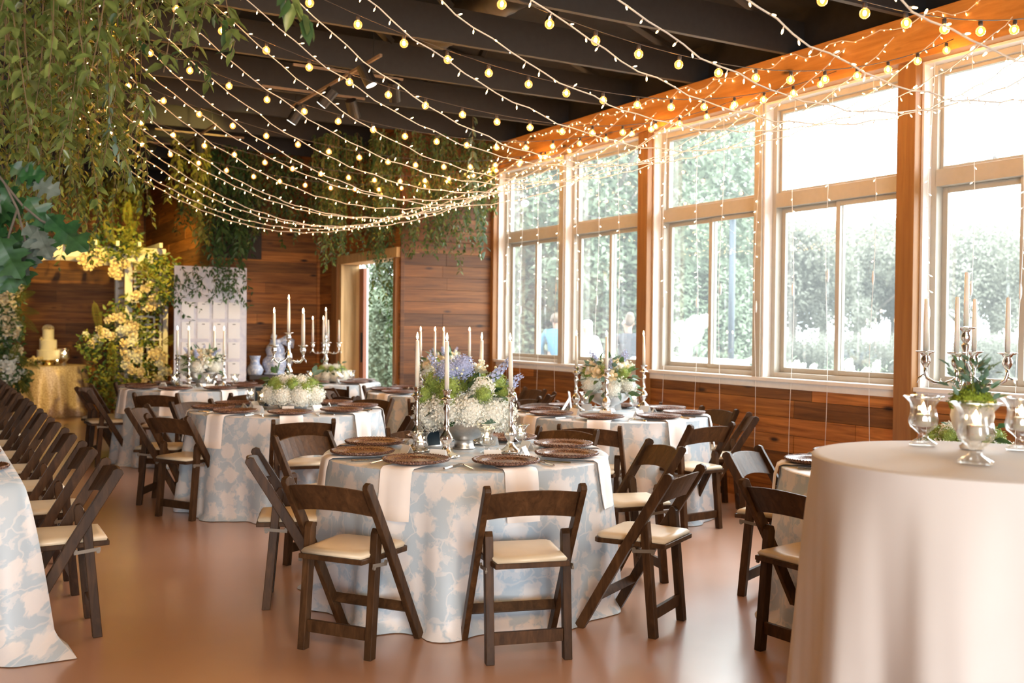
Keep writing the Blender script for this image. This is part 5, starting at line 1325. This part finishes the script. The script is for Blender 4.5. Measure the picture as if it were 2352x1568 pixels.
for i, (px, dep, s, k) in enumerate(((1175, 21, 1.0, 0), (1275, 24, 1.15, 0), (1370, 20, 0.95, 0), (1455, 25, 1.1, 0), (1550, 29, 0.95, 0), (1645, 34, 0.85, 1), (1735, 38, 0.85, 1), (1815, 34, 0.8, 1), (1890, 40, 0.95, 1), (1970, 36, 0.85, 1), (2050, 41, 0.95, 1), (2130, 36, 0.85, 1), (2205, 40, 0.95, 1), (2285, 36, 0.85, 1), (2365, 40, 0.95, 1), (2450, 37, 0.95, 1), (1500, 45, 1.0, 0), (1320, 38, 1.3, 0))):
    q_ = _f*dep+_r*((px-1176)/FPX*dep); x, y = q_.x, q_.y; lab = _ot if k else _gt
    t = thing('tree', lab, 'tree', 'green trees past the terrace' if k == 0 else 'olive trees across the lawn', (x, y, -0.06), rng.uniform(0, 6)); t.scale = (s, s, s)
    ob('trunk', TRUNK[k], t); tag(ob('crown', CROWN[k], t), kind='stuff')
for i, (px, dep) in enumerate(((1560, 26), (1650, 27), (1740, 29), (1830, 28), (1920, 30), (2010, 29), (2100, 30), (2190, 29), (2280, 30), (2370, 29))):
    q_ = _f*dep+_r*((px-1176)/FPX*dep); t = thing('hedge_bush', 'rounded hazy bush at the foot of the far trees', 'bush', 'bushes under the far trees', (q_.x, q_.y, -0.06), i*1.7)
    tag(ob('foliage', CROWN[1], t, T(0, 0, -0.5) @ SC(0.42, 0.42, 0.30)), kind='stuff'); MB().tube([(0,0,0), (0,0,1.2)], [0.06, 0.03], 6).build('stem', 'bark', t)
SHRUB = crown_cloud(5000, 0.08, 5, [((0, 0, 0.25+0.22*k), 0.62-0.045*k) for k in range(9)], 'leaf_tree')
for (x, y, s, me, lab, g_) in ((6.3, at_X(888, 800, 6.3).y, 0.85, SHRUB, 'clipped conical shrub outside the open doorway', 'shrubs outside the doorway'), (6.9, at_X(862, 800, 6.9).y, 0.95, SHRUB, 'clipped conical shrub outside the open doorway', 'shrubs outside the doorway'), (8.6, at_X(878, 800, 8.6).y, 1.6, SHRUB, 'clipped conical shrub outside the open doorway', 'shrubs outside the doorway'), (9.4, 17.0, 1.5, SHRUB, 'tall conical evergreen beyond the corner window', 'evergreens beyond the corner window'), (11.2, 17.6, 1.7, SHRUB, 'tall conical evergreen beyond the corner window', 'evergreens beyond the corner window')):
    t = thing('shrub', lab, 'shrub', g_, (x, y, -0.05), rng.uniform(0, 6)); t.scale = (s, s, s)
    tag(ob('foliage', me, t), kind='stuff'); MB().tube([(0,0,0), (0,0,1.6)], [0.05, 0.02], 6).build('stem', 'bark', t)
for i, (px, dep, s) in enumerate(((1180, 19.5, 1.4), (1225, 20.4, 1.6), (1275, 19.6, 1.45), (1325, 20.2, 1.55), (1375, 19.4, 1.35), (1425, 20.2, 1.5), (1475, 19.6, 1.45), (1540, 19, 1.3), (1600, 20, 1.2), (1660, 19.5, 1.25), (1720, 20, 1.2))):
    q_ = _f*dep+_r*((px-1176)/FPX*dep); t = thing('hedge_shrub', 'dense evergreen shrub in the hedge behind the people', 'shrub', 'hedge behind the terrace', (q_.x, q_.y, -0.06), i*2.1); t.scale = (s*1.25, s*1.25, s)
    tag(ob('foliage', SHRUB, t), kind='stuff'); MB().tube([(0,0,0), (0,0,1.6)], [0.05, 0.02], 6).build('stem', 'bark', t)
# creeper round the doorway outside
st = [hang(5.30, rng.uniform(11.5, 12.2), 2.5, rng.uniform(0.5, 1.6), wob=0.12) for _ in range(16)]
greenery('door_creeper', 'green creeper trailing down outside the open doorway', 'creeper', None, (5.3, 11.9, 2.5), st, ['leaf_deep'], 0.075, 0.06, 0)
# flower table, barrel, lamp pole and festoon
fq = at_X(1575, 835, 8.6)
ft = thing('outdoor_table', 'outdoor table under a white cloth outside the window', 'table', None, (8.75, at_X(1580, 800, 8.75).y, -0.045))
o = MB().box((0, 0, 0.55), (0.8, 1.5, 1.1)).build('cloth', 'linen_white', ft, bevel=0.03)
fb = thing('flower_bouquet', 'big white bouquet on the outdoor table', 'flowers', None, (8.75, at_X(1575, 780, 8.75).y, 1.057))
MB().lathe([(0.07, 0), (0.09, 0.1), (0.07, 0.22), (0.08, 0.24)], 20).build('pot', 'delft', fb, True)
for k in range(14): put(HYD_W[k % 2], 'hydrangea', fb, Vector((rng.uniform(-.18, .18), rng.uniform(-.22, .22), rng.uniform(.22, .5))), (rng.uniform(-1, 1), rng.uniform(-1, 1), 1), 0.085)
bl = at_X(1660, 815, 10.5)
bt = thing('planter_barrel', 'wooden half-barrel planter at the foot of the lamp pole', 'planter', None, (10.5, bl.y, -0.045)); MB().lathe([(0.32, 0), (0.38, 0.3), (0.36, 0.62), (0.38, 0.64), (0.34, 0.64), (0.33, 0.58)], 24).build('barrel', 'barrel', bt, True)
for z in (0.12, 0.5): MB().lathe([(0.365 if z < .3 else 0.378, z), (0.37 if z < .3 else 0.378, z+0.05)], 24).build('hoop', 'black_metal', bt, True)
for k in range(10): put(HYD_W[k % 2], 'bloom', bt, Vector((rng.uniform(-.25, .25), rng.uniform(-.25, .25), rng.uniform(.62, .85))), (0, 0, 1), 0.09)
pq = at_X(1679, 800, 10.9)
lp = thing('lamp_pole', 'dark pole holding the outdoor festoon lights', 'pole', None, (10.9, pq.y, -0.045)); MB().tube([(0,0,0), (0,0,3.35)], 0.05, 10).build('pole', 'pole_dark', lp, True); MB().tube([(0,0,3.2), (-0.4,-0.6,3.3)], 0.015, 6).build('bracket', 'pole_dark', lp)
GLOBE_OFF = MB().sphere((0, 0, -0.052), 0.0235, 14, 9).mesh('globe_bulb_unlit', True, 'bulb_glass_off')
fs_ = thing('festoon_light', 'black festoon cord with large clear bulbs outside the windows', 'string light', None, (10.9, pq.y, 3.25))
Bq = Vector((10.9, pq.y, 3.25)); ends = [Vector((6.6, pq.y+1.2, 3.9)), Vector((10.9, pq.y, 3.3)), Vector((9.6, 3.0, 4.4))]
m_ = MB(); cpts = []
for a_, e_ in zip(ends[:-1], ends[1:]):
    pl_ = [a_.lerp(e_, i/20)+Vector((0, 0, -0.5*math.sin(PI*i/20))) for i in range(21)]; m_.tube([p-Bq for p in pl_], 0.008, 5); cpts += pl_[2::3]
m_.build('cord', 'wire_dark', fs_)
for p in cpts: g_ = ob('bulb', GLOBE_OFF, fs_, T(*(p-Bq)) @ SC(2.4)); ob('socket', SOCK, g_)
# white blossom shrubs by the wall
BLO = crown_cloud(900, 0.07, 8, [((0, 0, 0.45), 0.42), ((0.3, 0.1, 0.35), 0.32), ((-0.3, -0.1, 0.35), 0.32)], 'leaf_tree'); 
for i, px in enumerate((1790, 1900, 2010, 2180)):
    p = at_X(px, 838, 8.9); t = thing('flower_shrub', 'low white-flowering shrub outside below the window', 'shrub', 'white flowering shrubs', (8.9, p.y, 0.25)); tag(ob('foliage', BLO, t), kind='stuff')
    MB().tube([(0,0,-0.3), (0,0,0.3)], 0.03, 5).build('stem', 'bark', t)
    for k in range(14): put(ROSE_W[0], 'bloom', t, Vector((rng.uniform(-.45, .45), rng.uniform(-.3, .3), rng.uniform(.45, .85))), (-1, 0, .6), 0.05)

# ------------------------------------------------------------------ people on the terrace
def skin_obj(name, verts, edges, radii, mat, parent, root=0, sub=2):
    me = bpy.data.meshes.new(name); bm_ = bmesh.new(); lay = bm_.verts.layers.skin.verify()
    vs2 = [bm_.verts.new(p) for p in verts]
    for a_, b_ in edges: bm_.edges.new((vs2[a_], vs2[b_]))
    for i, r in enumerate(radii):
        vs2[i][lay].radius = (r, r) if not hasattr(r, '__len__') else r
        vs2[i][lay].use_root = (i == root)
    bm_.to_mesh(me); bm_.free(); me.materials.append(MATS[mat])
    o = bpy.data.objects.new(name, me); COL.objects.link(o); o.parent = parent
    md = o.modifiers.new('skin', 'SKIN'); md.use_smooth_shade = True
    s_ = o.modifiers.new('subsurf', 'SUBSURF'); s_.levels = sub; s_.render_levels = sub
    return o
def person(x, y, face, label, top, bottom, hair, bun=False, h=1.70, hood=False, arms=((0.10, 0.12, -0.02), (0.16, 0.30, 0.16))):
    t = thing('person', label, 'person', None, (x, y, -0.045), R(face)-PI/2); k = h/1.70
    V = []; E = []; Rr = []
    def v(p, r): V.append(tuple(c*k for c in p)); Rr.append(r*k if not hasattr(r, '__len__') else (r[0]*k, r[1]*k)); return len(V)-1
    def e(a, b_): E.append((a, b_))
    pel = v((0,0,0.95), 0.13); wa = v((0,0,1.10), 0.125); ch_ = v((0,-0.01,1.28), 0.14); nk = v((0,0,1.44), 0.058); n2 = v((0,0.01,1.51), 0.052); hd_ = v((0,0.025,1.585), 0.088); h2 = v((0,0.02,1.655), 0.075)
    for a_, b_ in ((pel, wa), (wa, ch_), (ch_, nk), (nk, n2), (n2, hd_), (hd_, h2)): e(a_, b_)
    wr = []
    for s, (ex, ey, ez) in ((-1, arms[0]), (1, arms[1])):
        sh = v((s*0.17, 0, 1.38), 0.06); el = v((s*(0.17+0.10), 0.02+ey*0.3, 1.12), 0.045); w = v((s*(0.27-ex*0.5), 0.06+ey, 0.90+ez+0.06), 0.030); e(ch_, sh); e(sh, el); e(el, w)
        pm = v((s*(0.27-ex*0.5-0.01), 0.10+ey, 0.86+ez+0.06), (0.036, 0.018)); e(w, pm); wr.append((s, Vector(V[pm])))
    for s in (-1, 1):
        hp = v((s*0.09, 0, 0.86), 0.10); kn = v((s*0.10, 0.02, 0.50), 0.062); an = v((s*0.10, 0, 0.08), 0.042); to = v((s*0.11, 0.15, 0.03), 0.035); e(pel, hp); e(hp, kn); e(kn, an); e(an, to)
    bo = skin_obj('body', V, E, Rr, 'skin', t)
    # fingers and face details
    for s, pm in wr:
        for i, (off, ln) in enumerate(((-0.024, 0.062), (-0.008, 0.072), (0.008, 0.068), (0.023, 0.054), (0.032, 0.05))):
            a_ = pm+Vector((off*k, 0.02*k if i < 4 else -0.01*k, -0.02*k)); b_ = a_+Vector((0.003*off, 0.02, -ln*0.5)); c_ = b_+Vector((0, -0.004, -ln*0.45))
            if i == 4: b_ = a_+Vector((s*-0.015, 0.03, -0.01)); c_ = b_+Vector((0, 0.02, -0.015))
            MB().tube([a_, b_, c_], [0.0085, 0.008, 0.0055], 7).build('finger', 'skin', t, True)
    f_ = MB(); f_.sphere((0.0, 0.112*k, 1.585*k), 0.014*k, 8, 6, (0.8, 1.2, 1.3)).build('nose', 'skin', t, True)
    for s in (-1, 1):
        MB().sphere((s*0.033*k, 0.098*k, 1.612*k), 0.010*k, 8, 6).build('eye', 'shirt_grey', t, True); MB().sphere((s*0.09*k, 0.02*k, 1.59*k), 0.022*k, 8, 6, (0.4, 0.8, 1.2)).build('ear', 'skin', t, True)
    MB().sphere((0, 0.103*k, 1.545*k), 0.018*k, 8, 5, (1.3, 0.5, 0.35)).build('mouth', 'red_door', t, True)
    # clothes: shirt over trunk and arms, trousers over legs
    V = []; E = []; Rr = []
    a0 = v((0,0,0.90), 0.155); a1 = v((0,0,1.10), 0.145); a2 = v((0,-0.01,1.28), 0.158); a3 = v((0,0,1.42), 0.085); e(a0, a1); e(a1, a2); e(a2, a3)
    for s, (ex, ey, ez) in ((-1, arms[0]), (1, arms[1])):
        sh = v((s*0.17, 0, 1.38), 0.075); el = v((s*0.27, 0.02+ey*0.3, 1.13), 0.058); e(a2, sh); e(sh, el)
        if top != 'shirt_grey': w = v((s*(0.27-ex*0.5), 0.05+ey*0.95, 0.92+ez+0.06), 0.043); e(el, w)
    skin_obj('top', V, E, Rr, top, t)
    V = []; E = []; Rr = []
    p_ = v((0,0,0.95), 0.145)
    for s in (-1, 1):
        hp = v((s*0.09, 0, 0.84), 0.112); kn = v((s*0.10, 0.02, 0.50), 0.078); an = v((s*0.10, 0, 0.12), 0.06); e(p_, hp); e(hp, kn); e(kn, an)
    skin_obj('trousers', V, E, Rr, bottom, t)
    V = []; E = []; Rr = []
    a0 = v((0,-0.05,1.54), 0.085); a1 = v((0,-0.02,1.64), 0.112); a2 = v((0, 0.035, 1.70), 0.075); e(a0, a1); e(a1, a2)
    if bun: a3 = v((0, -0.06, 1.72), 0.06); e(a1, a3); a4 = v((0.0, -0.09, 1.76), 0.05); e(a3, a4)
    if hood: a3 = v((0, -0.06, 1.42), 0.10); e(a0, a3)
    skin_obj('hair' if not hood else 'headscarf', V, E, Rr, hair, t)
q = at_X(1442, 715, 9.0); person(9.0, q.y-0.02, 75, 'person in a dark grey T-shirt with a blonde bun facing away outside', 'shirt_grey', 'trousers', 'hair_blonde', True, 1.66)
q = at_X(1348, 725, 9.2); person(9.2, q.y, 215, 'person in a white top and white head covering looking towards the windows', 'shirt_white', 'shirt_white', 'shirt_white', False, 1.60, True)
q = at_X(1278, 710, 9.3); person(9.3, q.y, 60, 'person in a blue jacket with their back to the windows', 'jacket_blue', 'trousers', 'hair_blonde', False, 1.72)
# spotlights in the track heads
spot((2.55, 13.2, 3.5), at_Y(270, 640, 15.9), 260, (1.0, 0.66, 0.14), 60)
spot((2.35, 12.85, 3.5), at_Y(30, 700, 15.9), 170, (1.0, 0.60, 0.16), 45)
spot((2.75, 12.0, 3.5), at_Y(445, 430, 12.6)+Vector((0, .6, 0)), 150, (1.0, 0.74, 0.20), 50)
spot((3.18, 9.8, 3.45), at_Y(120, 420, 15.2), 480, (1.0, 0.72, 0.16), 34)
for (x, y) in ((-0.9, -1.6), (0.7, -2.2)):  # tracks and warm spots added out of view to warm the near tables
    track((x, y, 3.62), 'added unseen track spotlights giving warm fill from the entrance end', [(0, 0.8, .2, .7), (0, -0.3, .3, .7)])
    spot((x, y+0.8, 3.42), (x+2.2, y+7.0, 0.4), 100, (1.0, 0.60, 0.26), 75, 0.8, 0.08)
    spot((x, y-0.3, 3.42), (x+0.4, y+7.5, 0.2), 120, (1.0, 0.60, 0.26), 75, 0.8, 0.08)
